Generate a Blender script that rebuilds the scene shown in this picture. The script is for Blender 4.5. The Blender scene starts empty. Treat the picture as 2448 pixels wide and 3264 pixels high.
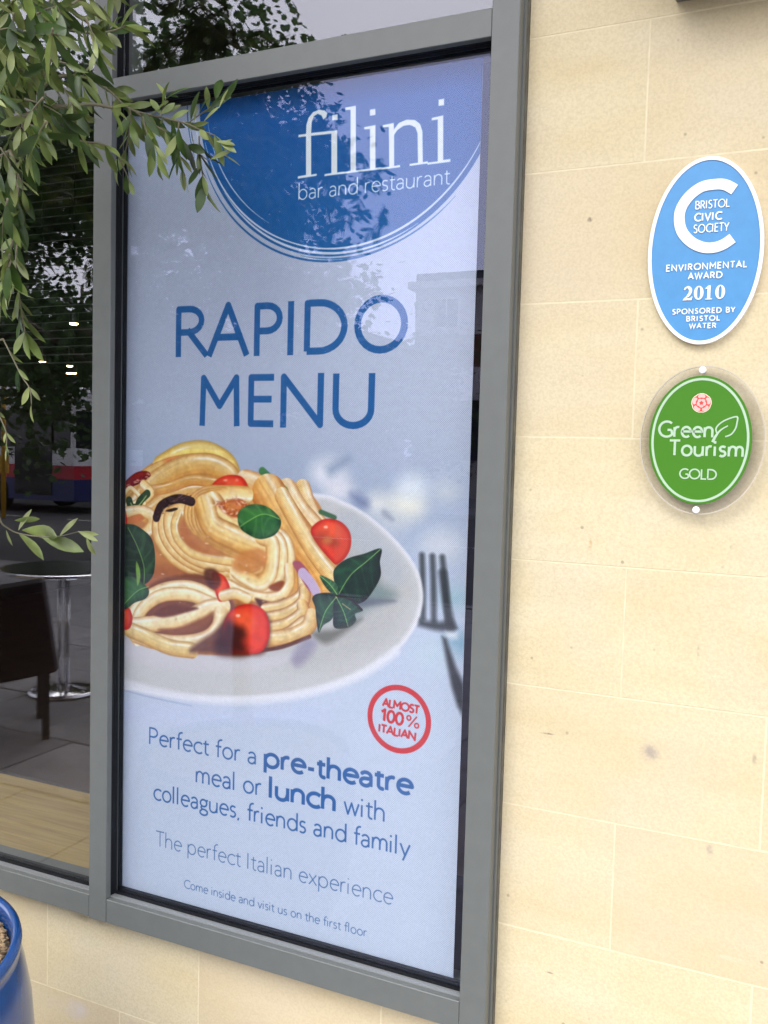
import bpy, bmesh, math, random
import numpy as np
from mathutils import Vector, Matrix
scene = bpy.context.scene
R = math.radians
S = 1.7; EYE = 1.55; FPX = 2899.2
_y, _p, _r = math.radians(24.5), math.radians(3.628), math.radians(1.534)
CF = np.array([-math.sin(_y) * math.cos(_p), math.cos(_y) * math.cos(_p), -math.sin(_p)])
_r0 = np.array([math.cos(_y), math.sin(_y), 0.0]); _u0 = np.cross(_r0, CF)
CR = _r0 * math.cos(_r) + _u0 * math.sin(_r); CU = -_r0 * math.sin(_r) + _u0 * math.cos(_r)
CAM = np.array([0.0, -S, EYE])
def ray(px, py): return CF + CR * ((px - 1224) / FPX) - CU * ((py - 1632) / FPX)
def at(px, py, y):
    """world point of a sight line on the upright plane y = const"""
    v = ray(px, py); return CAM + v * ((y - CAM[1]) / v[1])
# ------------------------------------------------------------------ camera, world, sun, exposure
cam_data = bpy.data.cameras.new('camera'); cam = bpy.data.objects.new('camera', cam_data); scene.collection.objects.link(cam)
cam_data.sensor_fit = 'HORIZONTAL'; cam_data.sensor_width = 36; cam_data.lens = FPX * 36 / 2448; cam_data.clip_start = .02; cam_data.clip_end = 600
cam.matrix_world = Matrix(((CR[0], CU[0], -CF[0], CAM[0]), (CR[1], CU[1], -CF[1], CAM[1]), (CR[2], CU[2], -CF[2], CAM[2]), (0, 0, 0, 1)))
scene.camera = cam
SUN_EL, SUN_AZ = 52, 205                       # degrees; azimuth clockwise from +y, behind and left of the camera
world = bpy.data.worlds.new("World"); scene.world = world; world.use_nodes = True
wn, wl = world.node_tree.nodes, world.node_tree.links; wn.clear()
sky = wn.new('ShaderNodeTexSky'); sky.sky_type = 'NISHITA'; sky.sun_disc = False; sky.sun_elevation = R(SUN_EL); sky.sun_rotation = R(SUN_AZ)
sky.air_density = 1.2; sky.dust_density = 4; sky.altitude = 20
hs = wn.new('ShaderNodeHueSaturation'); hs.inputs['Saturation'].default_value = .42
cl = wn.new('ShaderNodeMix'); cl.data_type = 'RGBA'; cl.inputs[7].default_value = (8.3, 8.2, 9.5, 1)     # cloud layer
tc = wn.new('ShaderNodeTexCoord'); nz = wn.new('ShaderNodeTexNoise'); nz.inputs['Scale'].default_value = 2.2; nz.inputs['Detail'].default_value = 6
mr = wn.new('ShaderNodeMapRange'); mr.inputs['From Min'].default_value = .3; mr.inputs['From Max'].default_value = .7; mr.inputs['To Min'].default_value = .72; mr.inputs['To Max'].default_value = .95
bg = wn.new('ShaderNodeBackground'); bg.inputs['Strength'].default_value = .15; wo = wn.new('ShaderNodeOutputWorld')
wl.new(sky.outputs[0], hs.inputs['Color']); wl.new(hs.outputs[0], cl.inputs[6]); wl.new(tc.outputs['Generated'], nz.inputs['Vector']); wl.new(nz.outputs['Fac'], mr.inputs['Value'])
wl.new(mr.outputs[0], cl.inputs[0]); wl.new(cl.outputs[2], bg.inputs['Color']); wl.new(bg.outputs[0], wo.inputs['Surface'])
sd = bpy.data.lights.new('sun', 'SUN'); sd.energy = .9; sd.angle = R(40); sd.color = (1, .96, .9)
sun = bpy.data.objects.new('sun', sd); scene.collection.objects.link(sun)
_d = Vector((math.sin(R(SUN_AZ)) * math.cos(R(SUN_EL)), math.cos(R(SUN_AZ)) * math.cos(R(SUN_EL)), math.sin(R(SUN_EL))))
sun.rotation_euler = _d.to_track_quat('Z', 'Y').to_euler()
scene.view_settings.view_transform = 'Standard'; scene.view_settings.look = 'None'; scene.view_settings.exposure = 1.5; scene.view_settings.gamma = 1
scene.view_settings.use_curve_mapping = False
scene.cycles.max_bounces = 12; scene.cycles.transparent_max_bounces = 16; scene.cycles.caustics_reflective = False; scene.cycles.caustics_refractive = False
# ------------------------------------------------------------------ monoline humanist alphabet (cap height 1)
def arc(cx, cy, rx, ry, a0, a1, n=14):
    return [(cx + rx * math.cos(math.radians(a0 + (a1 - a0) * i / n)), cy + ry * math.sin(math.radians(a0 + (a1 - a0) * i / n))) for i in range(n + 1)]
XH = .66
def dot(x, y): return [(x, y - .005), (x, y + .005)]
GL = {
 ' ': (.27, []),
 'a': (.50, [[(.40, 0), (.40, .40)] , arc(.22, .45, .18, .21, -8, 150), [(.40, .37), (.27, .36)] + arc(.21, .18, .17, .18, 90, 300) + [(.40, .14)]]),
 'b': (.62, [[(.05, 1.06), (.05, 0)], arc(.30, .33, .25, .33, 0, 360, 22)]),
 'c': (.50, [arc(.31, .33, .27, .33, 48, 312, 18)]),
 'd': (.62, [[(.55, 1.06), (.55, 0)], arc(.30, .33, .25, .33, 0, 360, 22)]),
 'e': (.56, [[(.05, .36), (.52, .36)] + arc(.29, .33, .24, .33, 6, 312, 20)]),
 'f': (.31, [[(.13, 0), (.13, .82)] + arc(.30, .84, .17, .21, 180, 75, 8), [(0, .64), (.30, .64)]]),
 'g': (.52, [arc(.24, .44, .19, .21, 0, 360, 20), [(.36, .60), (.50, .64)], [(.14, .26), (.09, .15), (.16, .07), (.36, .04), (.47, -.04)] + arc(.25, -.13, .22, .16, 20, -230, 16) + [(.16, .07)]]),
 'h': (.55, [[(.05, 1.06), (.05, 0)], [(.05, .34)] + arc(.26, .42, .20, .23, 150, 0, 10) + [(.46, 0)]]),
 'i': (.21, [[(.06, .64), (.06, 0)], dot(.06, .92)]),
 'l': (.21, [[(.06, 1.06), (.06, 0)]]),
 'm': (.84, [[(.05, .64), (.05, 0)], [(.05, .34)] + arc(.24, .42, .17, .23, 150, 0, 10) + [(.41, 0)], [(.41, .34)] + arc(.58, .42, .17, .23, 150, 0, 10) + [(.75, 0)]]),
 'n': (.55, [[(.05, .64), (.05, 0)], [(.05, .34)] + arc(.26, .42, .20, .23, 150, 0, 10) + [(.46, 0)]]),
 'o': (.60, [arc(.29, .33, .25, .33, 0, 360, 24)]),
 'p': (.62, [[(.05, .64), (.05, -.32)], arc(.30, .33, .25, .33, 0, 360, 22)]),
 'r': (.35, [[(.05, .64), (.05, 0)], [(.05, .36)] + arc(.24, .42, .18, .23, 150, 70, 7)]),
 's': (.41, [[(.34, .60)] + arc(.20, .49, .14, .16, 60, 240, 9) + [(.26, .32)] + arc(.18, .17, .16, .17, 50, -140, 10)]),
 't': (.33, [[(.13, .84), (.13, .16)] + arc(.26, .16, .13, .16, 180, 290, 7), [(0, .64), (.31, .64)]]),
 'u': (.56, [[(.05, .64)] + arc(.25, .22, .20, .22, 180, 330, 10) + [(.47, .30)], [(.47, .64), (.47, 0)]]),
 'v': (.50, [[(.02, .64), (.24, 0), (.46, .64)]]),
 'w': (.74, [[(.02, .64), (.19, 0), (.36, .62), (.53, 0), (.70, .64)]]),
 'x': (.50, [[(.02, .64), (.46, 0)], [(.44, .64), (.02, 0)]]),
 'y': (.50, [[(.02, .64), (.26, .0)], [(.48, .64), (.16, -.28)]]),
 ',': (.22, [[(.08, .03), (.03, -.14)]]), '-': (.34, [[(.04, .30), (.27, .30)]]),
 'A': (.72, [[(.02, 0), (.35, 1), (.68, 0)], [(.14, .33), (.56, .33)]]),
 'B': (.60, [[(.06, 0), (.06, 1), (.26, 1)] + arc(.28, .77, .20, .23, 90, -90, 9) + [(.06, .54)], [(.28, .54)] + arc(.30, .27, .24, .27, 90, -90, 9) + [(.06, 0)]]),
 'C': (.74, [arc(.48, .5, .42, .5, 48, 312, 20)]),
 'D': (.82, [[(.06, 0), (.06, 1), (.28, 1)] + arc(.28, .5, .46, .5, 90, -90, 16) + [(.06, 0)]]),
 'E': (.54, [[(.48, 1), (.06, 1), (.06, 0), (.48, 0)], [(.06, .53), (.44, .53)]]),
 'G': (.80, [arc(.48, .5, .42, .5, 50, 318, 20) + [(.74, .45)], [(.74, .45), (.52, .45)]]),
 'I': (.24, [[(.07, 1), (.07, 0)]]),
 'L': (.50, [[(.06, 1), (.06, 0), (.46, 0)]]),
 'M': (.86, [[(.06, 0), (.08, 1), (.42, .38), (.76, 1), (.78, 0)]]),
 'N': (.80, [[(.06, 0), (.06, 1), (.68, 0), (.68, 1)]]),
 'O': (.94, [arc(.46, .5, .42, .5, 0, 360, 28)]),
 'P': (.56, [[(.06, 0), (.06, 1), (.26, 1)] + arc(.26, .73, .24, .27, 90, -90, 10) + [(.06, .46)]]),
 'R': (.62, [[(.06, 0), (.06, 1), (.26, 1)] + arc(.26, .74, .23, .26, 90, -90, 10) + [(.06, .48)], [(.26, .48), (.56, 0)]]),
 'S': (.54, [[(.44, .92)] + arc(.27, .77, .20, .23, 60, 235, 10) + [(.34, .48)] + arc(.25, .25, .22, .25, 50, -145, 11)]),
 'T': (.58, [[(.28, 0), (.28, 1)], [(.0, 1), (.56, 1)]]),
 'U': (.74, [[(.06, 1), (.06, .34)] + arc(.34, .34, .28, .34, 180, 360, 14) + [(.62, 1)]]),
 'V': (.68, [[(.0, 1), (.32, 0), (.64, 1)]]),
 'W': (1.0, [[(.0, 1), (.25, 0), (.48, 1), (.71, 0), (.96, 1)]]),
 'Y': (.62, [[(.0, 1), (.29, .46), (.29, 0)], [(.29, .46), (.58, 1)]]),
 '0': (.58, [arc(.27, .5, .23, .5, 0, 360, 22)]), '1': (.42, [[(.02, .76), (.24, 1), (.24, 0)]]),
 '%': (.92, [arc(.17, .76, .13, .20, 0, 360, 14), arc(.72, .24, .13, .20, 0, 360, 14), [(.68, 1.02), (.20, -.02)]]),
}
def text_paths(runs, track=0.0):
    """runs: [(text, weight, bold_scale)] -> (polylines with weight, total width)"""
    x = 0; out = []
    for txt, w, sx in runs:
        for ch in txt:
            adv, pl = GL[ch]
            for p in pl: out.append(([(x + a * sx, b * (1.14 if sx > 1.2 else 1)) for a, b in p], w))
            x += adv * sx + track
    return out, x
# ------------------------------------------------------------------ materials
def mat(name, col=(.5, .5, .5), rough=.6, metal=0, spec=.5, **kw):
    m = bpy.data.materials.new(name); m.use_nodes = True; b = m.node_tree.nodes['Principled BSDF']
    b.inputs['Base Color'].default_value = (*col, 1); b.inputs['Roughness'].default_value = rough; b.inputs['Metallic'].default_value = metal
    b.inputs['Specular IOR Level'].default_value = spec
    for k, v in kw.items(): b.inputs[k.replace('_', ' ')].default_value = v
    return m
def nd(m, t, **kw):
    n = m.node_tree.nodes.new(t)
    for k, v in kw.items():
        if k in n.inputs: n.inputs[k].default_value = v
        else: setattr(n, k, v)
    return n
def vary(m, scale=6, amt=.25, bump=.2, bscale=120, dist=.001, obj_amt=.0, detail=5, coord='Object', rvar=.0):
    """mottling of the base colour, fine relief, and a tint of its own for each object"""
    L = m.node_tree.links; b = m.node_tree.nodes['Principled BSDF']; col = tuple(b.inputs['Base Color'].default_value)
    tc = nd(m, 'ShaderNodeTexCoord'); oi = nd(m, 'ShaderNodeObjectInfo')
    geo = nd(m, 'ShaderNodeNewGeometry')
    n = nd(m, 'ShaderNodeTexNoise', Scale=scale, Detail=detail); L.new(geo.outputs['Position'], n.inputs['Vector'])
    mr = nd(m, 'ShaderNodeMapRange'); mr.inputs['From Min'].default_value = .25; mr.inputs['From Max'].default_value = .75; mr.inputs['To Min'].default_value = 1 - amt; mr.inputs['To Max'].default_value = 1 + amt
    L.new(n.outputs['Fac'], mr.inputs['Value'])
    m2 = nd(m, 'ShaderNodeMapRange'); m2.inputs['To Min'].default_value = 1 - obj_amt; m2.inputs['To Max'].default_value = 1 + obj_amt; L.new(oi.outputs['Random'], m2.inputs['Value'])
    mu = nd(m, 'ShaderNodeMath', operation='MULTIPLY'); L.new(mr.outputs[0], mu.inputs[0]); L.new(m2.outputs[0], mu.inputs[1])
    vm = nd(m, 'ShaderNodeVectorMath', operation='SCALE'); vm.inputs[0].default_value = col[:3]; L.new(mu.outputs[0], vm.inputs['Scale']); L.new(vm.outputs[0], b.inputs['Base Color'])
    if bump:
        n2 = nd(m, 'ShaderNodeTexNoise', Scale=bscale, Detail=4); L.new(geo.outputs['Position'], n2.inputs['Vector'])
        bp = nd(m, 'ShaderNodeBump', Strength=bump, Distance=dist); L.new(n2.outputs['Fac'], bp.inputs['Height']); L.new(bp.outputs[0], b.inputs['Normal'])
    return m, vm, geo
def stone_mat():
    m = mat('bath_stone', (.44, .345, .20), .85, spec=.2); L = m.node_tree.links; b = m.node_tree.nodes['Principled BSDF']
    geo = nd(m, 'ShaderNodeNewGeometry'); oi = nd(m, 'ShaderNodeObjectInfo'); P = geo.outputs['Position']
    def noise(scale, detail=6, vec=None):
        n = nd(m, 'ShaderNodeTexNoise', Scale=scale, Detail=detail); L.new(vec or P, n.inputs['Vector']); return n.outputs['Fac']
    def ramp(v, a, bb, lo, hi):
        r = nd(m, 'ShaderNodeMapRange'); r.inputs['From Min'].default_value = a; r.inputs['From Max'].default_value = bb; r.inputs['To Min'].default_value = lo; r.inputs['To Max'].default_value = hi; L.new(v, r.inputs['Value']); return r.outputs[0]
    def mix(f, c1, c2):
        x = nd(m, 'ShaderNodeMix', data_type='RGBA')
        if isinstance(f, float): x.inputs[0].default_value = f
        else: L.new(f, x.inputs[0])
        for i, c in ((6, c1), (7, c2)):
            if isinstance(c, tuple): x.inputs[i].default_value = (*c, 1)
            else: L.new(c, x.inputs[i])
        return x.outputs[2]
    mp = nd(m, 'ShaderNodeMapping'); mp.inputs['Scale'].default_value = (.8, 1, 3.2); L.new(P, mp.inputs['Vector'])
    c = mix(ramp(noise(3.5, 5, mp.outputs[0]), .3, .7, 0, 1), (.63, .56, .36), (.575, .488, .288))            # honey bedding bands
    c = mix(ramp(noise(5), .45, .75, 0, .5), c, (.58, .53, .40))             # greyer clouds
    c = mix(ramp(noise(190, 3), .40, .68, 0, .22), c, (.30, .24, .15))     # grain
    c = mix(ramp(oi.outputs['Random'], 0, 1, 0, .38), c, (.50, .395, .245))
    sp = nd(m, 'ShaderNodeTexVoronoi', Scale=26.0); L.new(P, sp.inputs['Vector']); wob = noise(14, 2)
    k = nd(m, 'ShaderNodeMath', operation='MULTIPLY'); L.new(ramp(sp.outputs['Distance'], .05, .11, 1, 0), k.inputs[0]); L.new(ramp(wob, .57, .63, 0, .55), k.inputs[1])
    c = mix(k.outputs[0], c, (.16, .13, .10))                               # pits and dirt specks
    for px, py, r, sc, col, op in ((2073, 2400, .022, (1, 1, 1), (.20, .18, .19), .55), (1882, 1735, .010, (2.2, 1, .7), (.42, .20, .07), .5), (1743, 2338, .012, (.6, 1, 5), (.17, .14, .11), .8), (1748, 3100, .010, (.8, 1, 4), (.15, .12, .10), .8), (2226, 2076, .014, (4, 1, .9), (.22, .19, .15), .6),
                                   (2262, 2707, .016, (2, 1, .8), (.25, .22, .19), .5), (2345, 3060, .03, (.7, 1, 5), (.70, .64, .50), .8), (2405, 2420, .012, (2, 1, 1), (.22, .19, .15), .5), (230, 3215, .06, (.6, 1, 1.8), (.56, .50, .44), .9), (1880, 700, .006, (1, 1, 1), (.12, .09, .07), .8), (286, 2930, .05, (.7, 1, 4), (.24, .19, .13), .6)):
        w = at(px, py, .051); d = nd(m, 'ShaderNodeVectorMath', operation='SUBTRACT'); L.new(P, d.inputs[0]); d.inputs[1].default_value = tuple(float(q) for q in w)
        e = nd(m, 'ShaderNodeVectorMath', operation='MULTIPLY'); L.new(d.outputs[0], e.inputs[0]); e.inputs[1].default_value = sc; ln = nd(m, 'ShaderNodeVectorMath', operation='LENGTH'); L.new(e.outputs[0], ln.inputs[0])
        f = nd(m, 'ShaderNodeMath', operation='MULTIPLY'); L.new(ramp(ln.outputs['Value'], r * .35, r, op, 0), f.inputs[0]); L.new(ramp(noise(.9 / r, 5), .38, .6, .15, 1), f.inputs[1]); c = mix(f.outputs[0], c, col)
    L.new(c, b.inputs['Base Color'])
    bp = nd(m, 'ShaderNodeBump', Strength=.35, Distance=.0012); L.new(noise(260, 4), bp.inputs['Height'])
    bp2 = nd(m, 'ShaderNodeBump', Strength=.25, Distance=.003); L.new(noise(38, 5), bp2.inputs['Height']); L.new(bp2.outputs[0], bp.inputs['Normal']); L.new(bp.outputs[0], b.inputs['Normal'])
    return m
def glass_mat(name, ior=1.62, tint=(1, 1, 1), rough=0.0, gcol=(1, 1, 1)):
    m = bpy.data.materials.new(name); m.use_nodes = True; m.node_tree.nodes.clear(); L = m.node_tree.links
    o = nd(m, 'ShaderNodeOutputMaterial'); t = nd(m, 'ShaderNodeBsdfTransparent'); t.inputs[0].default_value = (*tint, 1); g = nd(m, 'ShaderNodeBsdfGlossy'); g.inputs['Roughness'].default_value = rough; g.inputs['Color'].default_value = (*gcol, 1)
    f = nd(m, 'ShaderNodeFresnel', IOR=ior); x = nd(m, 'ShaderNodeMixShader')
    # the same reflectance from both sides of the pane
    geo = nd(m, 'ShaderNodeNewGeometry'); lw = nd(m, 'ShaderNodeVectorMath', operation='DOT_PRODUCT'); L.new(geo.outputs['Incoming'], lw.inputs[0]); L.new(geo.outputs['Normal'], lw.inputs[1])
    ab = nd(m, 'ShaderNodeMath', operation='ABSOLUTE'); L.new(lw.outputs['Value'], ab.inputs[0]); om = nd(m, 'ShaderNodeMath', operation='SUBTRACT'); om.inputs[0].default_value = 1; L.new(ab.outputs[0], om.inputs[1])
    pw = nd(m, 'ShaderNodeMath', operation='POWER'); L.new(om.outputs[0], pw.inputs[0]); pw.inputs[1].default_value = 5
    f0 = ((ior - 1) / (ior + 1)) ** 2; ma = nd(m, 'ShaderNodeMath', operation='MULTIPLY_ADD'); L.new(pw.outputs[0], ma.inputs[0]); ma.inputs[1].default_value = 1 - f0; ma.inputs[2].default_value = f0
    m.node_tree.nodes.remove(f); L.new(ma.outputs[0], x.inputs[0]); L.new(t.outputs[0], x.inputs[1]); L.new(g.outputs[0], x.inputs[2]); L.new(x.outputs[0], o.inputs['Surface'])
    return m
M = {}
M['stone'] = stone_mat()
M['mortar'] = vary(mat('lime_mortar', (.645, .57, .375), .9, spec=.2), 30, .1, .3, 200)[0]
M['frame'] = vary(mat('grey_powder_coat', (.118, .128, .117), .45, spec=.45), 30, .05, .10, 420, .0004, detail=10)[0]
M['bead'] = mat('sill_bead_metal', (.26, .275, .27), .33, .25); M['gasket'] = mat('black_rubber', (.006, .007, .008), .6, spec=.2)
M['sealant'] = vary(mat('weathered_sealant', (.10, .095, .07), .7), 30, .35, .3, 150)[0]
M['glass'] = glass_mat('window_glass', 1.56, (.975, .985, .985), gcol=(.62, .65, .90)); M['glass_top'] = glass_mat('coated_window_glass', 1.74, (.97, .985, .98), gcol=(.97, .97, 1)); M['acrylic'] = glass_mat('clear_acrylic', 1.5, (.955, .955, .955), .06)
M['acrylic_edge'] = mat('acrylic_edge', (.50, .46, .36), .25); M['cream'] = mat('cream_enamel', (.80, .80, .76), .35); M['white'] = mat('white_enamel', (.82, .83, .82), .3)
M['plaque_blue'] = vary(mat('pale_blue_enamel', (.058, .245, .48), .38), 60, .05, .25, 300, .0004)[0]
M['green'] = mat('badge_green', (.048, .185, .008), .55, spec=.25); M['mint'] = mat('badge_pale_green', (.38, .52, .36), .4); M['rose_red'] = mat('rose_red', (.62, .04, .03), .4); M['rose_pink'] = mat('rose_pink', (.78, .42, .36), .4); M['rose_cream'] = mat('rose_cream', (.8, .72, .5), .4)
M['cobalt'] = vary(mat('cobalt_glaze', (.004, .05, .19), .13, spec=.6), 20, .2, .1, 60, .001)[0]
M['pebble'] = vary(mat('gravel_buff', (.30, .21, .11), .8), 45, .45, .3, 300)[0]
M['bark'] = vary(mat('olive_bark', (.20, .17, .12), .85), 60, .3, .5, 200)[0]; M['twig'] = vary(mat('olive_twig', (.13, .12, .07), .7), 50, .2, .2, 300)[0]
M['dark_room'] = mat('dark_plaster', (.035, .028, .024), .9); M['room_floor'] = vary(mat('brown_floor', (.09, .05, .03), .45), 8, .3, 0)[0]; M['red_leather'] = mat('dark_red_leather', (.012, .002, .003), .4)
M['chrome'] = mat('polished_steel', (.7, .7, .72), .14, 1); M['dark_metal'] = mat('dark_metal', (.03, .03, .03), .4, .5)
M['slab'] = vary(mat('grey_paving', (.25, .245, .24), .8), 5, .22, .3, 60, .002, .14)[0]; M['asphalt'] = vary(mat('asphalt', (.05, .05, .052), .85), 3, .2, .4, 80, .003)[0]
M['kerb'] = vary(mat('kerb_stone', (.25, .24, .23), .8), 8, .2, .3, 90)[0]; M['line'] = mat('road_paint', (.6, .58, .5), .6); M['yellow'] = mat('yellow_paint', (.7, .38, .02), .45)
M['bus_white'] = mat('bus_white', (.72, .72, .74), .3); M['bus_red'] = mat('bus_red', (.45, .015, .03), .3); M['bus_blue'] = mat('bus_blue', (.010, .018, .11), .3); M['bus_glass'] = mat('bus_window', (.012, .014, .016), .08); M['magenta'] = mat('magenta', (.5, .03, .2), .4)
M['brick'] = vary(mat('red_brick_far', (.16, .05, .032), .85), 3, .3, .3, 12, .01)[0]; M['render'] = vary(mat('pale_render', (.52, .48, .42), .85), 1.2, .12, 0)[0]; M['fascia'] = mat('shop_fascia', (.62, .56, .50), .5); M['navy'] = mat('navy_shopfront', (.012, .015, .06), .3); M['roof'] = mat('roof_slate', (.06, .06, .07), .7)
M['plane_bark'] = vary(mat('plane_bark', (.14, .12, .09), .9), 5, .35, .4, 40, .01)[0]; M['metal_grey'] = mat('lamp_housing', (.12, .115, .11), .5)
M['blind'] = mat('blind_slat', (.010, .009, .007), .6)
def leaf_mat(name, top, under, trans=.35, rough=.42):
    m = bpy.data.materials.new(name); m.use_nodes = True; L = m.node_tree.links; b = m.node_tree.nodes['Principled BSDF']; b.inputs['Roughness'].default_value = rough
    geo = nd(m, 'ShaderNodeNewGeometry'); x = nd(m, 'ShaderNodeMix', data_type='RGBA'); x.inputs[6].default_value = (*top, 1); x.inputs[7].default_value = (*under, 1); L.new(geo.outputs['Backfacing'], x.inputs[0])
    n = nd(m, 'ShaderNodeTexNoise', Scale=18.0, Detail=2); L.new(geo.outputs['Position'], n.inputs['Vector']); h = nd(m, 'ShaderNodeHueSaturation')
    mr = nd(m, 'ShaderNodeMapRange'); mr.inputs['From Min'].default_value = .3; mr.inputs['From Max'].default_value = .7; mr.inputs['To Min'].default_value = .4; mr.inputs['To Max'].default_value = 1.5; L.new(n.outputs['Fac'], mr.inputs['Value'])
    L.new(mr.outputs[0], h.inputs['Value']); L.new(x.outputs[2], h.inputs['Color']); L.new(h.outputs[0], b.inputs['Base Color'])
    t = nd(m, 'ShaderNodeBsdfTranslucent'); L.new(h.outputs[0], t.inputs['Color']); ms = nd(m, 'ShaderNodeMixShader'); ms.inputs[0].default_value = trans
    o = m.node_tree.nodes['Material Output']; L.new(b.outputs[0], ms.inputs[1]); L.new(t.outputs[0], ms.inputs[2]); L.new(ms.outputs[0], o.inputs['Surface']); return m
M['olive_leaf'] = leaf_mat('olive_leaf', (.042, .085, .014), (.17, .225, .06)); M['olive_leaf_pale'] = leaf_mat('olive_leaf_pale', (.13, .185, .04), (.26, .31, .11)); M['plane_leaf'] = leaf_mat('plane_leaf', (.05, .105, .025), (.075, .13, .045), .42)
def emit(name, col, s):
    m = bpy.data.materials.new(name); m.use_nodes = True; b = m.node_tree.nodes['Principled BSDF']; b.inputs['Emission Color'].default_value = (*col, 1); b.inputs['Emission Strength'].default_value = s; return m
M['lamp'] = emit('lit_lamp', (1, .62, .30), 14)
def wood_mat():
    m = mat('oak_board', (.38, .245, .095), .5); L = m.node_tree.links; b = m.node_tree.nodes['Principled BSDF']; geo = nd(m, 'ShaderNodeNewGeometry')
    mp = nd(m, 'ShaderNodeMapping'); mp.inputs['Scale'].default_value = (1.5, 22, 6); L.new(geo.outputs['Position'], mp.inputs['Vector']); n = nd(m, 'ShaderNodeTexNoise', Scale=3.0, Detail=7, Distortion=.6); L.new(mp.outputs[0], n.inputs['Vector'])
    r = nd(m, 'ShaderNodeMix', data_type='RGBA'); r.inputs[6].default_value = (.36, .255, .085, 1); r.inputs[7].default_value = (.25, .155, .05, 1)
    mr = nd(m, 'ShaderNodeMapRange'); mr.inputs['From Min'].default_value = .4; mr.inputs['From Max'].default_value = .75; L.new(n.outputs['Fac'], mr.inputs['Value']); L.new(mr.outputs[0], r.inputs[0]); L.new(r.outputs[2], b.inputs['Base Color']); return m
M['oak'] = wood_mat()
# ------------------------------------------------------------------ building blocks
def link(o, parent=None):
    scene.collection.objects.link(o)
    if parent is not None: o.parent = parent
    return o
def mesh_obj(name, verts, faces, m, parent=None, smooth=False):
    me = bpy.data.meshes.new(name); me.from_pydata([tuple(map(float, v)) for v in verts], [], faces); me.update()
    if isinstance(m, (list, tuple)):
        for q in m: me.materials.append(q)
    else: me.materials.append(m)
    if smooth: me.polygons.foreach_set('use_smooth', [True] * len(me.polygons))
    return link(bpy.data.objects.new(name, me), parent)
def tag(o, label=None, cat=None, group=None, kind=None):
    if label: o['label'] = label
    if cat: o['category'] = cat
    if group: o['group'] = group
    if kind: o['kind'] = kind
    return o
def thing(name, label, cat, loc=(0, 0, 0), group=None):
    o = bpy.data.objects.new(name, None); o.empty_display_size = .05; o.location = loc; link(o); return tag(o, label, cat, group)
class MB:
    """collects shapes for ONE mesh object"""
    def __init__(s): s.v = []; s.f = []
    def add(s, v, f):
        n = len(s.v); s.v += [tuple(map(float, p)) for p in v]; s.f += [tuple(i + n for i in q) for q in f]; return s
    def box(s, x0, x1, y0, y1, z0, z1):
        return s.add([(x0, y0, z0), (x1, y0, z0), (x1, y1, z0), (x0, y1, z0), (x0, y0, z1), (x1, y0, z1), (x1, y1, z1), (x0, y1, z1)], [(0, 3, 2, 1), (4, 5, 6, 7), (0, 1, 5, 4), (1, 2, 6, 5), (2, 3, 7, 6), (3, 0, 4, 7)])
    def tube(s, pts, r, n=6, cap=True):
        pts = [Vector(p) for p in pts]; rr = r if isinstance(r, (list, tuple)) else [r] * len(pts); rings = []; up = Vector((.13, .31, .94))
        for i, p in enumerate(pts):
            d = (pts[min(i + 1, len(pts) - 1)] - pts[max(i - 1, 0)]).normalized(); a = d.cross(up); a = a.normalized() if a.length > 1e-4 else Vector((1, 0, 0)); b = d.cross(a)
            rings.append([p + (a * math.cos(2 * math.pi * k / n) + b * math.sin(2 * math.pi * k / n)) * rr[i] for k in range(n)])
        v = [q for g in rings for q in g]; f = [(i * n + k, i * n + (k + 1) % n, (i + 1) * n + (k + 1) % n, (i + 1) * n + k) for i in range(len(pts) - 1) for k in range(n)]
        if cap: f += [tuple(range(n))[::-1], tuple((len(pts) - 1) * n + k for k in range(n))]
        return s.add(v, f)
    def lathe(s, prof, c=(0, 0, 0), n=32, close=False):
        v = [(c[0] + r * math.cos(2 * math.pi * k / n), c[1] + r * math.sin(2 * math.pi * k / n), c[2] + z) for r, z in prof for k in range(n)]
        f = [(i * n + k, i * n + (k + 1) % n, (i + 1) * n + (k + 1) % n, (i + 1) * n + k) for i in range(len(prof) - 1) for k in range(n)]
        if close: f += [tuple(range(n))[::-1], tuple((len(prof) - 1) * n + k for k in range(n))]
        return s.add(v, f)
    def build(s, name, m, parent=None, smooth=False): return mesh_obj(name, s.v, s.f, m, parent, smooth)
def bevel_box(name, x0, x1, y0, y1, z0, z1, m, parent=None, bev=.002):
    b = bev; c = [(x, y, z) for x in (x0, x1) for y in (y0, y1) for z in (z0, z1)]
    bm = bmesh.new(); vs = [bm.verts.new(p) for p in c]
    for q in ((0, 1, 3, 2), (4, 6, 7, 5), (0, 4, 5, 1), (2, 3, 7, 6), (0, 2, 6, 4), (1, 5, 7, 3)): bm.faces.new([vs[i] for i in q])
    bmesh.ops.recalc_face_normals(bm, faces=bm.faces); bmesh.ops.bevel(bm, geom=list(bm.edges), offset=b, segments=1, affect='EDGES')
    me = bpy.data.meshes.new(name); bm.to_mesh(me); bm.free(); me.materials.append(m); return link(bpy.data.objects.new(name, me), parent)
def grid_wave(name, o, m): pass
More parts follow.
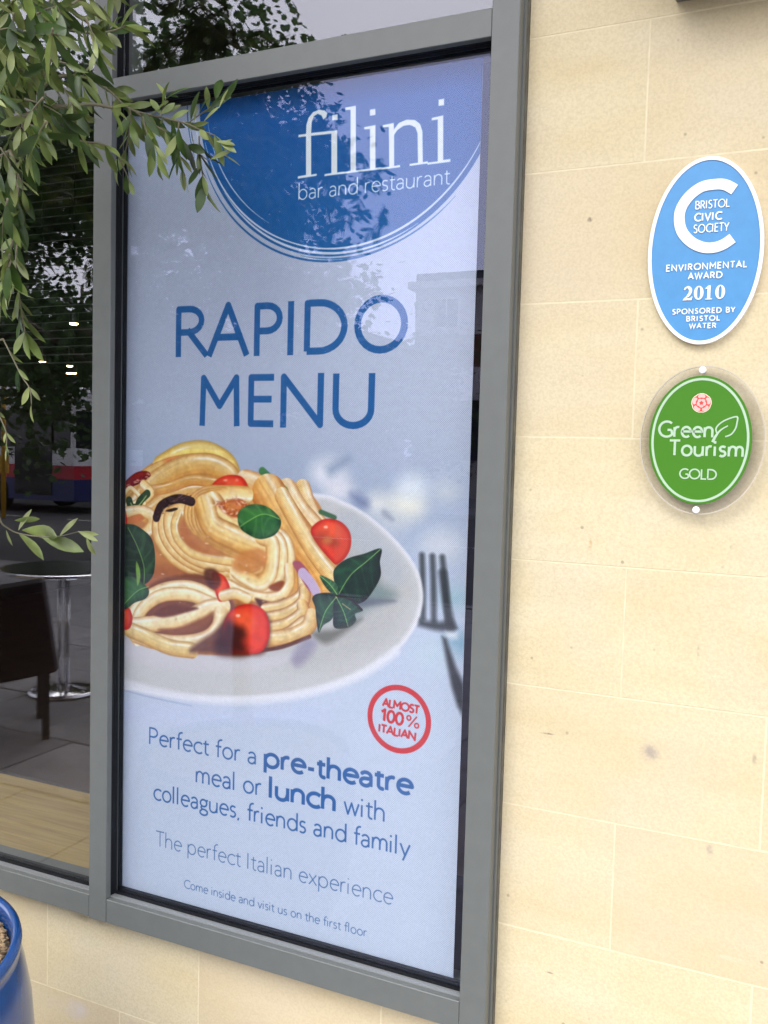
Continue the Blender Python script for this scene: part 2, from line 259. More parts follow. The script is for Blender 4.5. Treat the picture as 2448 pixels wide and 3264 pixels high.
# ---- raised lettering: strokes turned into flat bars standing proud of an upright face (front at y, facing -y)
def ribbon(mb, pts, w, yf, dep, butt=True, closed=False):
    P = np.array(pts, float); n = len(P)
    if n == 2 and np.hypot(*(P[0] - P[1])) < w * .4: P = np.array([P.mean(0) - (0, w * .55), P.mean(0) + (0, w * .55)])
    ww = w if isinstance(w, (list, tuple, np.ndarray)) else [w] * n
    Lf, Rt = [], []
    for i in range(n):
        a = P[(i - 1) % n] if (closed or i > 0) else P[i]; b = P[(i + 1) % n] if (closed or i < n - 1) else P[i]
        d1 = P[i] - a; d2 = b - P[i]; l1 = np.hypot(*d1); l2 = np.hypot(*d2)
        d1 = d1 / l1 if l1 > 1e-9 else d2 / max(l2, 1e-9); d2 = d2 / l2 if l2 > 1e-9 else d1
        t = d1 + d2; t = t / max(np.hypot(*t), 1e-6); nn = np.array([-t[1], t[0]]); k = ww[i] / 2 / max(.45, float(nn @ np.array([-d1[1], d1[0]])))
        Lf.append(P[i] + nn * k); Rt.append(P[i] - nn * k)
    v = [(p[0], yf, p[1]) for p in Lf] + [(p[0], yf, p[1]) for p in Rt] + [(p[0], yf + dep, p[1]) for p in Lf] + [(p[0], yf + dep, p[1]) for p in Rt]; f = []
    for i in range(n if closed else n - 1):
        j = (i + 1) % n; f += [(i, j, n + j, n + i), (i, 2 * n + i, 2 * n + j, j), (n + i, n + j, 3 * n + j, 3 * n + i)]
    if not closed: f += [(0, n, 3 * n, 2 * n), (n - 1, 3 * n - 1, 4 * n - 1, 2 * n - 1)]
    mb.add(v, f)
def slab_poly(mb, pts, yf, dep):
    n = len(pts); mb.add([(p[0], yf, p[1]) for p in pts] + [(p[0], yf + dep, p[1]) for p in pts], [tuple(range(n))] + [(i, i + n, (i + 1) % n + n, (i + 1) % n) for i in range(n)])
def letters(mb, txt, a, b, cap, wt, yf, dep, track=.03):
    """type from baseline point a to b (x, z), raised on the face at yf"""
    pl, W = text_paths([(txt, wt, 1)], track); W -= track + .05; sx = (b[0] - a[0]) / W; k = 0
    for p, w in pl:
        k += 1; ribbon(mb, [(a[0] + x * sx, a[1] + (b[1] - a[1]) * x / W + y * cap) for x, y in p], w * cap, yf - (k % 3) * .00012, dep)
def ell(cx, cz, rx, rz, n=64, a0=0, a1=360): return [(cx + rx * math.cos(R(a0 + (a1 - a0) * i / n)), cz + rz * math.sin(R(a0 + (a1 - a0) * i / n))) for i in range(n + (0 if a1 - a0 == 360 else 1))]
def xz(px, py, y): w = at(px, py, y); return (float(w[0]), float(w[2]))
# ------------------------------------------------------------------ the printed banner (flat print, painted as pixels)
YP = .0595
PX0 = -1.522; PX1 = float(at(1504, 1300, YP)[0]); PZ1 = float(at(1543, 181, YP)[2]); PZ0 = float(at(1446, 3139, YP)[2])
PW = 1000; PH = int(PW * (PZ1 - PZ0) / (PX1 - PX0))
IMG = np.zeros((PH, PW, 3), np.float32)           # row 0 = bottom
def sr(c): return ((np.array(c, np.float32) / 255.0))
def PP(pts):
    out = []
    for x, y in pts:
        w = at(x, y, YP); out.append(((w[0] - PX0) / (PX1 - PX0) * PW, (w[2] - PZ0) / (PZ1 - PZ0) * PH))
    return np.array(out, np.float32)
def z5(p): return [(350 + x / 1.3825, 1400 + y / 1.3825) for x, y in p]
def z1(p): return [(280 + x / 3.072, 1380 + y / 3.072) for x, y in p]
def z2(p): return [(780 + x / 3.072, 1380 + y / 3.072) for x, y in p]
def z3(p): return [(280 + x / 3.072, 1820 + y / 3.072) for x, y in p]
def z4(p): return [(780 + x / 3.072, 1820 + y / 3.072) for x, y in p]
def zf(p): return [(600 + x / 1.508, 100 + y / 1.508) for x, y in p]
def z6(p): return [(1250 + x / 3.16, 1650 + y / 3.16) for x, y in p]
def smooth(pts, n=6, closed=False):
    P = np.array(pts, float); m = len(P); out = []
    rng_ = range(m if closed else m - 1)
    for i in rng_:
        if closed: a, b, c, d = P[(i - 1) % m], P[i], P[(i + 1) % m], P[(i + 2) % m]
        else: a, b, c, d = P[max(i - 1, 0)], P[i], P[i + 1], P[min(i + 2, m - 1)]
        for k in range(n):
            t = k / n
            out.append(.5 * ((2 * b) + (-a + c) * t + (2 * a - 5 * b + 4 * c - d) * t * t + (-a + 3 * b - 3 * c + d) * t ** 3))
    if not closed: out.append(P[-1])
    return np.array(out)
def box(P, pad):
    x0, y0 = np.floor(P.min(0) - pad).astype(int); x1, y1 = np.ceil(P.max(0) + pad).astype(int)
    x0 = max(x0, 0); y0 = max(y0, 0); x1 = min(x1, PW); y1 = min(y1, PH)
    if x1 <= x0 or y1 <= y0: return None
    yy, xx = np.mgrid[y0:y1, x0:x1].astype(np.float32); return x0, y0, x1, y1, xx + .5, yy + .5
def seg_dist(xx, yy, P, close=False, flat=False):
    """distance to a polyline, signed side, and arc position"""
    best = np.full(xx.shape, 1e9, np.float32); side = np.zeros(xx.shape, np.float32); arcp = np.zeros(xx.shape, np.float32)
    n = len(P); L = 0.0; tot = sum(np.hypot(*(P[(i + 1) % n] - P[i])) for i in range(n if close else n - 1)) + 1e-6
    for i in range(n if close else n - 1):
        a = P[i]; d = P[(i + 1) % n] - a; l2 = float(d @ d)
        if l2 < 1e-8: continue
        tr = ((xx - a[0]) * d[0] + (yy - a[1]) * d[1]) / l2; t = np.clip(tr, 0, 1)
        ex = xx - a[0] - t * d[0]; ey = yy - a[1] - t * d[1]; q = ex * ex + ey * ey
        if flat and i == 0: q = np.where(tr < 0, 1e8, q)
        if flat and i == n - 2: q = np.where(tr > 1, 1e8, q)
        m = q < best; best[m] = q[m]; l = math.sqrt(l2)
        side[m] = ((d[0] * ey - d[1] * ex) / l)[m]; arcp[m] = ((L + t * l) / tot)[m]; L += l
    return np.sqrt(best), side, arcp
def inside(xx, yy, P):
    c = np.zeros(xx.shape, bool); n = len(P)
    for i in range(n):
        x1, y1 = P[i]; x2, y2 = P[(i + 1) % n]
        if y1 == y2: continue
        m = (y1 > yy) != (y2 > yy); c ^= m & (xx < (x2 - x1) * (yy - y1) / (y2 - y1) + x1)
    return c
def put(b, col, a):
    x0, y0, x1, y1 = b[:4]; a = a[..., None]
    IMG[y0:y1, x0:x1] = IMG[y0:y1, x0:x1] * (1 - a) + col * a
def fill(pts, col, feather=1.2, op=1.0, curve=False, col2=None, edge=0):
    """closed shape; col2 = colour towards the rim over `edge` pixels"""
    P = PP(smooth(pts, 5, True) if curve else pts); b = box(P, feather + 1)
    if b is None: return
    xx, yy = b[4:]; d, s, t = seg_dist(xx, yy, P, True); sd = np.where(inside(xx, yy, P), d, -d)
    a = np.clip(sd / feather * .5 + .5, 0, 1); a = a * a * (3 - 2 * a) * op
    c = sr(col) * np.ones(xx.shape + (3,), np.float32)
    if col2 is not None:
        k = np.clip(sd / edge, 0, 1)[..., None]; c = sr(col2) * (1 - k) + c * k
    put(b, c, a)
def extend(q, e):
    q = [np.array(a, float) for a in q]
    if np.hypot(*(q[0] - q[-1])) < e: return q
    a = q[0] - q[1]; b = q[-1] - q[-2]; return [q[0] + a / np.hypot(*a) * e] + q[1:-1] + [q[-1] + b / np.hypot(*b) * e]
def square_dot(p, w):
    return [(p[0][0], p[0][1] - w * .55), (p[0][0], p[0][1] + w * .55)] if len(p) == 2 and math.hypot(p[0][0] - p[1][0], p[0][1] - p[1][1]) < w * .35 else p
def stroke(pts, w, col, feather=1.2, op=1.0, curve=True, taper=False, raw=False, flat=False):
    if flat: pts = square_dot(pts, w)
    P = (np.array(pts, np.float32) if raw else PP(smooth(pts, 6) if curve else pts)); b = box(P, w / 2 + feather + 1)
    if b is None: return
    d, s, t = seg_dist(b[4], b[5], P, flat=flat)
    ww = w / 2 * (np.sin(np.pi * np.clip(t, 0.02, .98)) ** .6 if taper else 1.0)
    a = np.clip((ww - d) / feather + .5, 0, 1) * op; put(b, sr(col) * np.ones(d.shape + (3,), np.float32), a)
CREAM = (250, 238, 204); GOLD = (238, 202, 132); DEEP = (204, 142, 80); HI = (255, 253, 244)
def noodle(pts, w, light=CREAM, mid=GOLD, dark=DEEP, feather=1.4, op=1.0, hl=.35, ribs=0):
    """one band of pasta; w in banner pixels; side>0 is left of travel"""
    P = PP(smooth(pts, 7)); b = box(P, w / 2 + 3)
    if b is None: return
    d, s, t = seg_dist(b[4], b[5], P); u = np.clip(s / (w / 2), -1, 1)
    a = np.clip((w / 2 - d) / feather + .5, 0, 1) * op
    sh = 1 - np.abs(u) ** 2.6
    k = np.clip(.55 + .55 * u, 0, 1)[..., None]; c = sr(mid) * (1 - k) + sr(light) * k
    c = c * (sh[..., None] * .8 + .2) + sr(dark) * (1 - sh[..., None]) * .8
    if ribs:
        rb = (.5 + .5 * np.cos((u * ribs + .25) * np.pi * 2)) ** 2
        c = c * (1 - .22 * rb[..., None]) + sr(dark) * .22 * rb[..., None]
    h = np.exp(-((u - .45) / .16) ** 2) * hl * (.55 + .45 * np.sin(t * 9 + 1)); h = h[..., None]
    c = c * (1 - h) + sr(HI) * h
    gr = N3[b[1]:b[3], b[0]:b[2]] + N4[b[1]:b[3], b[0]:b[2]] - 1.0; c = c * (1 + .045 * gr[..., None] * np.array([.6, 1, 1.5], np.float32))
    lay = np.cos(u * (w / 3.2) + 2.0 * np.sin(t * 5)); c = c * (1 + .012 * lay[..., None])
    g2 = np.clip(np.sin(t * 9 + w) - .35, 0, 1)[..., None] * np.exp(-((u - .52) / .10) ** 2)[..., None] * .9 + np.clip(np.sin(t * 14 + 2 * w) - .5, 0, 1)[..., None] * np.exp(-((u + .1) / .12) ** 2)[..., None] * .25; c = c * (1 - g2) + sr(HI) * g2
    sd_ = np.clip((np.abs(u) - .72) / .28, 0, 1)[..., None] * .10; c = c * (1 - sd_)
    put(b, np.clip(c, 0, 1).astype(np.float32), a)
def noise2(seed, cell):
    r = np.random.RandomState(seed); gh, gw = PH // cell + 3, PW // cell + 3; g = r.rand(gh, gw).astype(np.float32)
    yy = np.arange(PH) / cell; xx = np.arange(PW) / cell; y0 = yy.astype(int); x0 = xx.astype(int)
    fy = (yy - y0)[:, None]; fx = (xx - x0)[None]; fy = fy * fy * (3 - 2 * fy); fx = fx * fx * (3 - 2 * fx)
    return (g[y0][:, x0] * (1 - fy) * (1 - fx) + g[y0 + 1][:, x0] * fy * (1 - fx) + g[y0][:, x0 + 1] * (1 - fy) * fx + g[y0 + 1][:, x0 + 1] * fy * fx).astype(np.float32)
def ptext(runs, p0, p1, cap_px, col):
    """a level line of type from p0 to p1 (photo pixels on the baseline); cap_px = cap height in photo pixels at p0"""
    A, B = PP([p0, p1]); top = PP([(p0[0], p0[1] - cap_px)])[0]; cap = top[1] - A[1]
    pl, W = text_paths(runs, .045); sx = (B[0] - A[0]) / (W - .06)
    for p, w in pl:
        stroke([(A[0] + x * sx, A[1] + y * cap) for x, y in p], w * cap, col, 1.3, 1, raw=True, flat=True)

def shade_food():
    # local contrast of the food picture: folds deepen, tops brighten
    k = ((N3 - .5) * .07 + (N4 - .5) * .04)[..., None]; x0, y0 = PP(z5([(50, 980)]))[0].astype(int); x1, y1 = PP(z5([(1000, 60)]))[0].astype(int)
    x0 = max(x0, 0); r_ = IMG[y0:y1, x0:x1]; m = np.clip((r_[..., 0:1] - r_[..., 2:3]) * 6, 0, 1); r_[:] = r_ * (1 + k[y0:y1, x0:x1] * m)
    r_[:] = np.where(m > 0, np.clip(r_ + (r_ - .60) * .14 * m, 0, 1), r_)
def leaf(pts, vein, base=(38, 92, 44), lit=(96, 160, 70), dark=(16, 44, 30)):
    fill(pts, base, 1.5, 1, True, dark, 16)
    P = PP(smooth(vein, 6)); b = box(PP(smooth(pts, 5, True)), 1); d, s, t = seg_dist(b[4], b[5], P)
    m = inside(b[4], b[5], PP(smooth(pts, 5, True)))
    rib = np.clip(np.cos(t * 30 + np.abs(s) * .12 + 1.5 * np.sin(t * 11)), 0, 1) ** 2 * .22 + .25 * (N3[b[1]:b[3], b[0]:b[2]] - .5); lt = np.where(s > 0, .30, .05) + rib
    put(b, sr(lit) * np.ones(d.shape + (3,), np.float32), lt * m); stroke(vein, 2.2, (150, 200, 110), 1.4, .8)
def tomato(pts, seeds=()):
    fill(pts, (228, 74, 46), 2, 1, True, (190, 40, 26), 12); q = np.array(pts).mean(0); w_ = np.ptp(np.array(pts), 0); fill([(q[0] - .1 * w_[0] + .3 * w_[0] * math.cos(a), q[1] - .12 * w_[1] + .26 * w_[1] * math.sin(a)) for a in np.linspace(0, 6.28, 9)[:-1]], (240, 104, 66), 14, .8, True); fill([(q[0] - .18 * w_[0] + .05 * w_[0] * math.cos(a), q[1] - .28 * w_[1] + .03 * w_[1] * math.sin(a)) for a in np.linspace(0, 6.28, 9)[:-1]], (255, 214, 190), 3, .8, True)
    for p, r, c in seeds: fill([(p[0] + r * math.cos(a), p[1] + .8 * r * math.sin(a)) for a in np.linspace(0, 6.28, 9)[:-1]], c, r * .6, .6, True)

def paint_banner():
    global N3, N4
    N3 = noise2(3, 14); N4 = noise2(12, 5)
    # pale ground: lavender grey, cooler and darker left of the picture, near white at the right
    yy, xx = np.mgrid[0:PH, 0:PW].astype(np.float32); v = yy / PH; u = xx / PW
    top = sr((192, 201, 220)); low = sr((198, 210, 228)); lft = sr((160, 174, 200))
    k = np.clip((v - .30) / .25, 0, 1)[..., None]
    IMG[:] = low * (1 - k) + top * k
    IMG[:] = IMG * (1 - .45 * (1 - u[..., None]) * k) + lft * .45 * (1 - u[..., None]) * k
    g = np.exp(-((v - .52) / .07) ** 2)[..., None] * (1 - .5 * u[..., None]); IMG[:] = IMG * (1 - .45 * g) + sr((128, 152, 178)) * .45 * g
    # disc with ring lines
    c0 = np.array(PP(zf([(640, 300)]))[0])
    def ring(dx, dz, rx, rz, a0, a1, w, col, op=1):
        stroke([(cc[0] + dx + rx * math.cos(a), cc[1] + dz + rz * math.sin(a)) for a in np.radians(np.linspace(a0, a1, 60))], w, col, 1.5, op, raw=True, taper=(w < 9 and a1 - a0 < 150))
    # points known on the rim of the disc
    K = PP([*zf([(1405, 590), (1200, 850), (960, 1015), (640, 1095), (400, 1010), (170, 790), (95, 650)])])
    M = np.c_[2 * K, np.ones(len(K))]; q = np.linalg.lstsq(M, (K ** 2).sum(1), rcond=None)[0]
    cc = q[:2]; R = math.sqrt(q[2] + cc @ cc)
    b = box(np.array([cc - R, cc + R]), 2); d = np.hypot(b[4] - cc[0], b[5] - cc[1])
    sh = np.clip((b[5] - cc[1]) / R * .5 + .5, 0, 1)[..., None]
    put(b, sr((28, 98, 162)) * (1 - sh) + sr((12, 66, 138)) * sh, np.clip((R - d) / 1.5, 0, 1))
    WH = (206, 216, 234)
    ring(-3, 14, R - 6, R - 8, 196, 262, 4.5, WH); ring(2, 10, R - 10, R - 9, 250, 335, 5.5, WH); ring(0, 20, R - 20, R - 22, 190, 240, 3, WH, .9)
    ring(4, 5, R - 3, R - 3, 215, 300, 6, WH); ring(-6, -8, R + 2, R + 2, 200, 300, 5, (28, 96, 160)); ring(5, -2, R + 4, R + 3, 255, 315, 4, (28, 96, 160), .9)
    ring(-22, 12, R + 16, R + 10, 170, 200, 3, (28, 80, 150), .9); ring(-10, 8, R + 4, R + 4, 168, 205, 4, WH, .9)
    # filini
    W2 = (226, 234, 236)
    def fp(p, curve=False): fill(zf(p), W2, 1.3, 1, curve)
    fp([(566, 690), (566, 505), (530, 509), (530, 497), (566, 492), (568, 450), (578, 415), (600, 388), (630, 376), (655, 380), (668, 392), (664, 412), (650, 424), (640, 404), (622, 396), (604, 408), (594, 436), (591, 488), (716, 475), (716, 678), (745, 674), (745, 684), (655, 696), (655, 686), (688, 681), (688, 492), (591, 502), (591, 688), (617, 684), (617, 694), (527, 708), (527, 697)])
    fp([(692, 402), (718, 399), (718, 425), (692, 428)])
    fp([(755, 366), (806, 357), (806, 668), (836, 663), (836, 673), (742, 685), (742, 676), (780, 671), (780, 378), (755, 378)])
    fp([(846, 460), (900, 450), (900, 656), (928, 652), (928, 662), (836, 674), (836, 664), (873, 659), (873, 470), (846, 471)])
    fp([(873, 376), (900, 372), (900, 402), (873, 406)])
    fp([(935, 450), (988, 440), (989, 470), (1012, 440), (1050, 424), (1090, 426), (1115, 445), (1126, 480), (1128, 628), (1152, 624), (1152, 635), (1064, 647), (1064, 637), (1104, 631), (1102, 490), (1092, 462), (1066, 450), (1036, 454), (1006, 474), (990, 498), (990, 646), (1018, 642), (1018, 653), (928, 665), (928, 655), (966, 650), (964, 460), (935, 461)])
    fp([(1170, 416), (1226, 403), (1226, 618), (1260, 613), (1260, 627), (1150, 641), (1150, 631), (1199, 624), (1199, 424), (1170, 428)])
    fp([(1203, 328), (1230, 323), (1230, 355), (1203, 359)])
    ptext([('bar and restaurant', .075, 1)], (950, 637), (1434, 594), 48, (214, 226, 236))
    # RAPIDO MENU, letter by letter
    def big(ch, x0, x1, base, cap):
        A, B = PP([(500 + x0 / 1.885, 900 + base / 1.885), (500 + x1 / 1.885, 900 + base / 1.885)])
        T = PP([(500 + x0 / 1.885, 900 + (base - cap) / 1.885)])[0]; H = T[1] - A[1]; w = .128 * H
        pl = GL[ch][1]; mn = min(x for p in pl for x, y in p); mx = max(mn + 1e-3, max(x for p in pl for x, y in p))
        for p in pl:
            q = [(A[0] + w / 2 + (x - mn) / (mx - mn) * (B[0] - A[0] - w), A[1] + w / 2 + y * (H - w)) for x, y in p]
            q = extend(q, w / 2); stroke(q, w, (36, 96, 158), 1.4, 1, raw=True, flat=True)
    for a in (('R', 113, 305, 450, 305), ('A', 302, 550, 446, 322), ('P', 582, 752, 442, 318), ('I', 783, 826, 438, 324), ('D', 882, 1142, 436, 330), ('O', 1182, 1504, 432, 348)): big(*a)
    for a in (('M', 256, 496, 862, 306), ('E', 546, 698, 868, 316), ('N', 740, 998, 872, 324), ('U', 1052, 1304, 880, 332)): big(*a)
    food()
    shade_food()
    # grain of the print inside the food picture
    k = (.975 + .02 * noise2(5, 7) + .03 * noise2(8, 3))[..., None]; IMG[:] = IMG * k
    # stamp
    ctr = (1130 + 787 / 5.53, 2150 + 800 / 5.53)
    o = [(1130 + x / 5.53, 2150 + y / 5.53) for x, y in ((740, 228), (1290, 790), (830, 1365), (278, 770))]
    O = PP(o); cs = O.mean(0); rad = np.mean(np.hypot(*(O - cs).T)); RED = (206, 52, 52)
    stroke([(cs[0] + rad * math.cos(a), cs[1] + rad * math.sin(a)) for a in np.linspace(0, 2 * math.pi, 60)], rad * .17, RED, 1.4, raw=True)
    def st(txt, cx_, cy_, wid, cap, wt):
        pl, W = text_paths([(txt, wt, 1)]); a = math.radians(-4); s = wid / (W - .1)
        for p, w in pl:
            q = [((x - W / 2 + .04) * s + cx_, (y - .5) * cap + cy_) for x, y in p]
            stroke([(cs[0] + rad * (x * math.cos(a) - y * math.sin(a)), cs[1] + rad * (x * math.sin(a) + y * math.cos(a))) for x, y in q], w * cap * rad, RED, 1.2, raw=True, flat=True)
    st('ALMOST', .02, .43, 1.22, .24, .26); st('100', -.24, .02, .74, .36, .24); st('%', .46, .02, .42, .36, .13); st('ITALIAN', -.02, -.42, 1.26, .24, .26)
    T1 = (58, 104, 164); T2 = (74, 112, 160)
    ptext([('Perfect for a ', .10, 1), ('pre-theatre', .21, 1.33)], (474, 2370), (1315, 2537), 51, T1)
    ptext([('meal or ', .10, 1), ('lunch', .21, 1.36), (' with', .10, 1)], (623, 2492), (1228, 2622), 54, T1)
    ptext([('colleagues, friends and family', .10, 1)], (489, 2547), (1306, 2720), 51, T1)
    ptext([('The perfect Italian experience', .062, 1)], (497, 2695), (1252, 2886), 47, T2)
    ptext([('Come inside and visit us on the first floor', .09, 1)], (586, 2829), (1169, 2994), 26, T2)

def food():
    rs = np.random.RandomState(4)
    # blurred table things behind the plate
    for p, r, c, o in (((960, 150), 70, (244, 244, 250), .95), ((1010, 220), 55, (240, 238, 242), .95), ((1180, 285), 50, (240, 240, 232), .95), ((1310, 290), 75, (246, 244, 226), .98), ((1330, 210), 60, (232, 240, 244), .9), ((1480, 230), 45, (216, 222, 222), .7),
                       ((1460, 470), 90, (222, 226, 230), .7), ((1250, 360), 60, (214, 218, 220), .7), ((1520, 700), 60, (160, 196, 206), .8), ((1540, 900), 60, (120, 168, 192), .8), ((1420, 950), 90, (196, 216, 226), .7)):
        fill(z5([(p[0] + r * math.cos(a), p[1] + .8 * r * math.sin(a)) for a in np.linspace(0, 6.28, 9)[:-1]]), c, 34, o, True)
    fill(z5([(955, 120), (1050, 80), (1040, 110), (975, 165)]), (130, 150, 178), 18, .7, True)
    fill(z5([(1060, 240), (1130, 260), (1140, 300), (1100, 300)]), (104, 118, 158), 18, .75, True); fill(z5([(1210, 310), (1250, 350), (1240, 360), (1200, 330)]), (140, 150, 166), 10, .7, True)
    # fork
    FK = (40, 46, 46)
    for a, bb in (((300, 380), (310, 1010)), ((405, 390), (420, 1040)), ((505, 400), (560, 1040))): stroke(z6([a, ((a[0] + bb[0]) / 2 + 4, 700), bb]), 14, FK, 10, .75)
    stroke(z6([(510, 560), (555, 900), (600, 1100)]), 20, FK, 12, .8); fill(z6([(260, 1010), (330, 1040), (480, 1050), (600, 1030), (650, 1110), (560, 1150), (420, 1130), (270, 1090)]), FK, 10, .9)
    fill(z6([(540, 1150), (650, 1160), (650, 1215), (560, 1210)]), (228, 232, 234), 10, .95)
    fill(z6([(505, 1200), (545, 1220), (640, 1500), (730, 1700), (740, 2050), (660, 1900), (600, 1700), (550, 1450)]), (40, 42, 44), 9, .95)
    # plate
    out = z5([(-60, 1060), (100, 1104), (300, 1140), (500, 1152), (720, 1144), (940, 1104), (1120, 1034), (1250, 946), (1335, 845), (1376, 740), (1378, 655), (1352, 570), (1300, 490), (1220, 405), (1130, 330), (1030, 275), (900, 240), (500, 240), (-60, 400)])
    fill(out, (204, 204, 203), 5, 1, True, (246, 246, 248), 15)
    fill(z5([(-60, 700), (600, 940), (860, 1000), (1150, 930), (1290, 800), (1290, 640), (1180, 500), (1000, 400), (700, 380)]), (186, 186, 181), 40, .75, True)
    fill(z5([(1080, 330), (1240, 470), (1300, 600), (1240, 640), (1120, 520), (1000, 360)]), (186, 193, 200), 20, .7, True)
    fill(z5([(1090, 560), (1200, 640), (1260, 690), (1150, 740), (1060, 790)]), (112, 136, 134), 22, .75, True)
    fill(z5([(1080, 710), (1180, 700), (1260, 712), (1180, 730), (1080, 740)]), (90, 96, 110), 9, .7, True)
    fill(z5([(40, 880), (350, 950), (700, 960), (900, 900), (700, 1010), (300, 1010), (40, 950)]), (212, 210, 214), 18, .8, True)
    stroke(z5([(-40, 1040), (200, 1110), (460, 1150), (720, 1144), (960, 1094), (1130, 1024), (1260, 935)]), 22, (232, 234, 240), 12, .8)
    stroke(z5([(-40, 1075), (150, 1130), (360, 1175)]), 4, (160, 172, 204), 5, .7)
    fill(z5([(0, 1150), (500, 1200), (900, 1180), (900, 1240), (0, 1240)]), (200, 210, 238), 30, .6, True)
    # pasta body
    fill(z5([(-60, 350), (60, 230), (150, 130), (260, 70), (380, 40), (480, 60), (550, 130), (560, 180), (640, 180), (760, 230), (850, 215), (930, 300), (930, 380), (1000, 560), (990, 640), (900, 760), (860, 860), (690, 925), (620, 950), (350, 945), (200, 910), (40, 850), (-60, 800)]), (214, 160, 92), 3, 1, True, (198, 132, 70), 8)
    fill(z5([(60, 440), (200, 330), (450, 420), (600, 520), (520, 640), (300, 700), (100, 660)]), (188, 124, 82), 24, .75, True)
    fill(z5([(100, 600), (240, 550), (420, 600), (560, 680), (700, 720), (700, 800), (480, 900), (480, 700), (250, 640), (120, 680)]), (170, 108, 76), 14, .75, True)
    Y1 = (246, 226, 150); Y2 = (240, 196, 80)
    noodle(z5([(230, 120), (320, 70), (420, 60), (510, 110), (540, 190)]), 62, Y1, Y2, (200, 150, 60), 5, hl=.1)
    noodle(z5([(80, 240), (180, 150), (300, 105), (420, 100), (520, 150)]), 40, (224, 196, 130), (208, 150, 70), DEEP, 3)
    tomato(z5([(245, 105), (300, 82), (390, 95), (330, 115), (255, 140)]))
    noodle(z5([(100, 300), (200, 190), (310, 125), (430, 110), (520, 150), (560, 230)]), 58, (228, 206, 146), (214, 158, 78), DEEP, 2.5, hl=.5, ribs=2)
    noodle(z5([(160, 330), (260, 260), (370, 225), (470, 235)]), 46, (226, 196, 134), (206, 146, 74), DEEP, 2.2, hl=.5)
    noodle(z5([(150, 230), (250, 215), (360, 180), (450, 190)]), 30, (216, 176, 106), (204, 142, 74), DEEP, 2)
    # rough red pieces and herb at the left
    fill(z5([(58, 200), (110, 150), (160, 140), (180, 160), (140, 190), (90, 215), (60, 245)]), (130, 42, 30), 2, 1, True, (90, 26, 20), 6)
    for i in range(40):
        x, y = 60 + rs.rand() * 115, 0; y = 225 - (x - 60) * .62 + rs.randn() * 8; stroke(z5([(x, y), (x + 8, y - 3)]), 2.5, [(200, 120, 100), (80, 20, 18), (220, 180, 160)][i % 3], 1.5, .7)
    noodle(z5([(40, 300), (110, 290), (180, 240), (150, 200)]), 26, CREAM, GOLD, DEEP, 2); noodle(z5([(60, 250), (90, 215), (130, 250), (150, 280)]), 14, CREAM, GOLD, DEEP, 1.5)
    stroke(z5([(85, 270), (95, 298), (120, 300), (135, 270), (165, 240)]), 22, (44, 68, 36), 2, 1); stroke(z5([(92, 282), (110, 304), (138, 280), (160, 250)]), 4, (170, 196, 130), 1.5, .8)
    noodle(z5([(40, 330), (120, 318), (175, 330), (190, 370), (160, 410), (100, 440)]), 34, CREAM, GOLD, DEEP, 2, hl=.6); fill(z5([(70, 350), (130, 330), (150, 350), (110, 375), (75, 378)]), (206, 128, 76), 3, 1, True)
    tomato(z5([(30, 300), (62, 300), (76, 350), (70, 390), (40, 400)]))
    # back right bundles
    noodle(z5([(850, 215), (870, 280), (900, 340), (930, 380)]), 44, CREAM, (224, 176, 96), DEEP, 2.4, ribs=2); noodle(z5([(780, 225), (830, 310), (900, 390)]), 60, CREAM, (226, 172, 92), DEEP, 2.4, ribs=2)
    noodle(z5([(600, 185), (680, 220), (760, 330), (850, 440)]), 60, CREAM, (226, 160, 78), DEEP, 2.4, ribs=2)
    stroke(z5([(672, 140), (720, 185), (770, 225)]), 20, (62, 120, 64), 4, .95); stroke(z5([(685, 190), (715, 225)]), 26, (70, 30, 28), 3, 1); stroke(z5([(930, 320), (990, 345)]), 12, (52, 96, 60), 4, .9)
    noodle(z5([(700, 240), (780, 370), (860, 480), (930, 580), (960, 640)]), 100, (244, 222, 160), (228, 158, 70), (186, 108, 50), 2, hl=.5, ribs=3)
    noodle(z5([(760, 250), (830, 380), (900, 500), (975, 600)]), 44, (244, 228, 180), (230, 180, 100), DEEP, 2, hl=.6)
    tomato(z5([(448, 215), (470, 180), (520, 158), (580, 165), (610, 210), (612, 260), (570, 250), (500, 235)]), ((z5([(495, 215)])[0], 18, (150, 24, 20)), (z5([(560, 180)])[0], 5, (240, 170, 150))))
    tomato(z5([(885, 405), (915, 365), (965, 350), (1020, 365), (1058, 410), (1062, 470), (1040, 520), (1000, 552), (970, 530), (920, 470)]), ((z5([(935, 435)])[0], 24, (150, 60, 30)), (z5([(985, 455)])[0], 18, (140, 52, 26)), (z5([(960, 445)])[0], 14, (210, 150, 90))))
    # swirl: outer loops
    for off, w in ((0, 46), (28, 42), (56, 40)):
        noodle(z5([(350 - off * .1, 290 + off * .2), (240 + off * .55, 330), (215 + off * .9, 400), (250 + off * .85, 480 - off * .35), (330 + off * .5, 545 - off * .55), (450, 590 - off * .75), (560, 590 - off * .7), (640, 560 - off * .5)]), w, CREAM, GOLD, DEEP, 1.8, hl=.6)
    noodle(z5([(300, 330), (285, 380), (300, 440), (360, 500), (450, 525), (560, 540)]), 26, (238, 214, 150), GOLD, DEEP, 1.8, hl=.5)
    fill(z5([(310, 400), (330, 340), (350, 330), (350, 420), (420, 490), (500, 520), (400, 500), (335, 460)]), (186, 118, 74), 8, .85, True)
    fill(z5([(470, 285), (560, 255), (600, 280), (590, 340), (560, 360), (510, 330)]), (160, 84, 44), 5, 1, True)
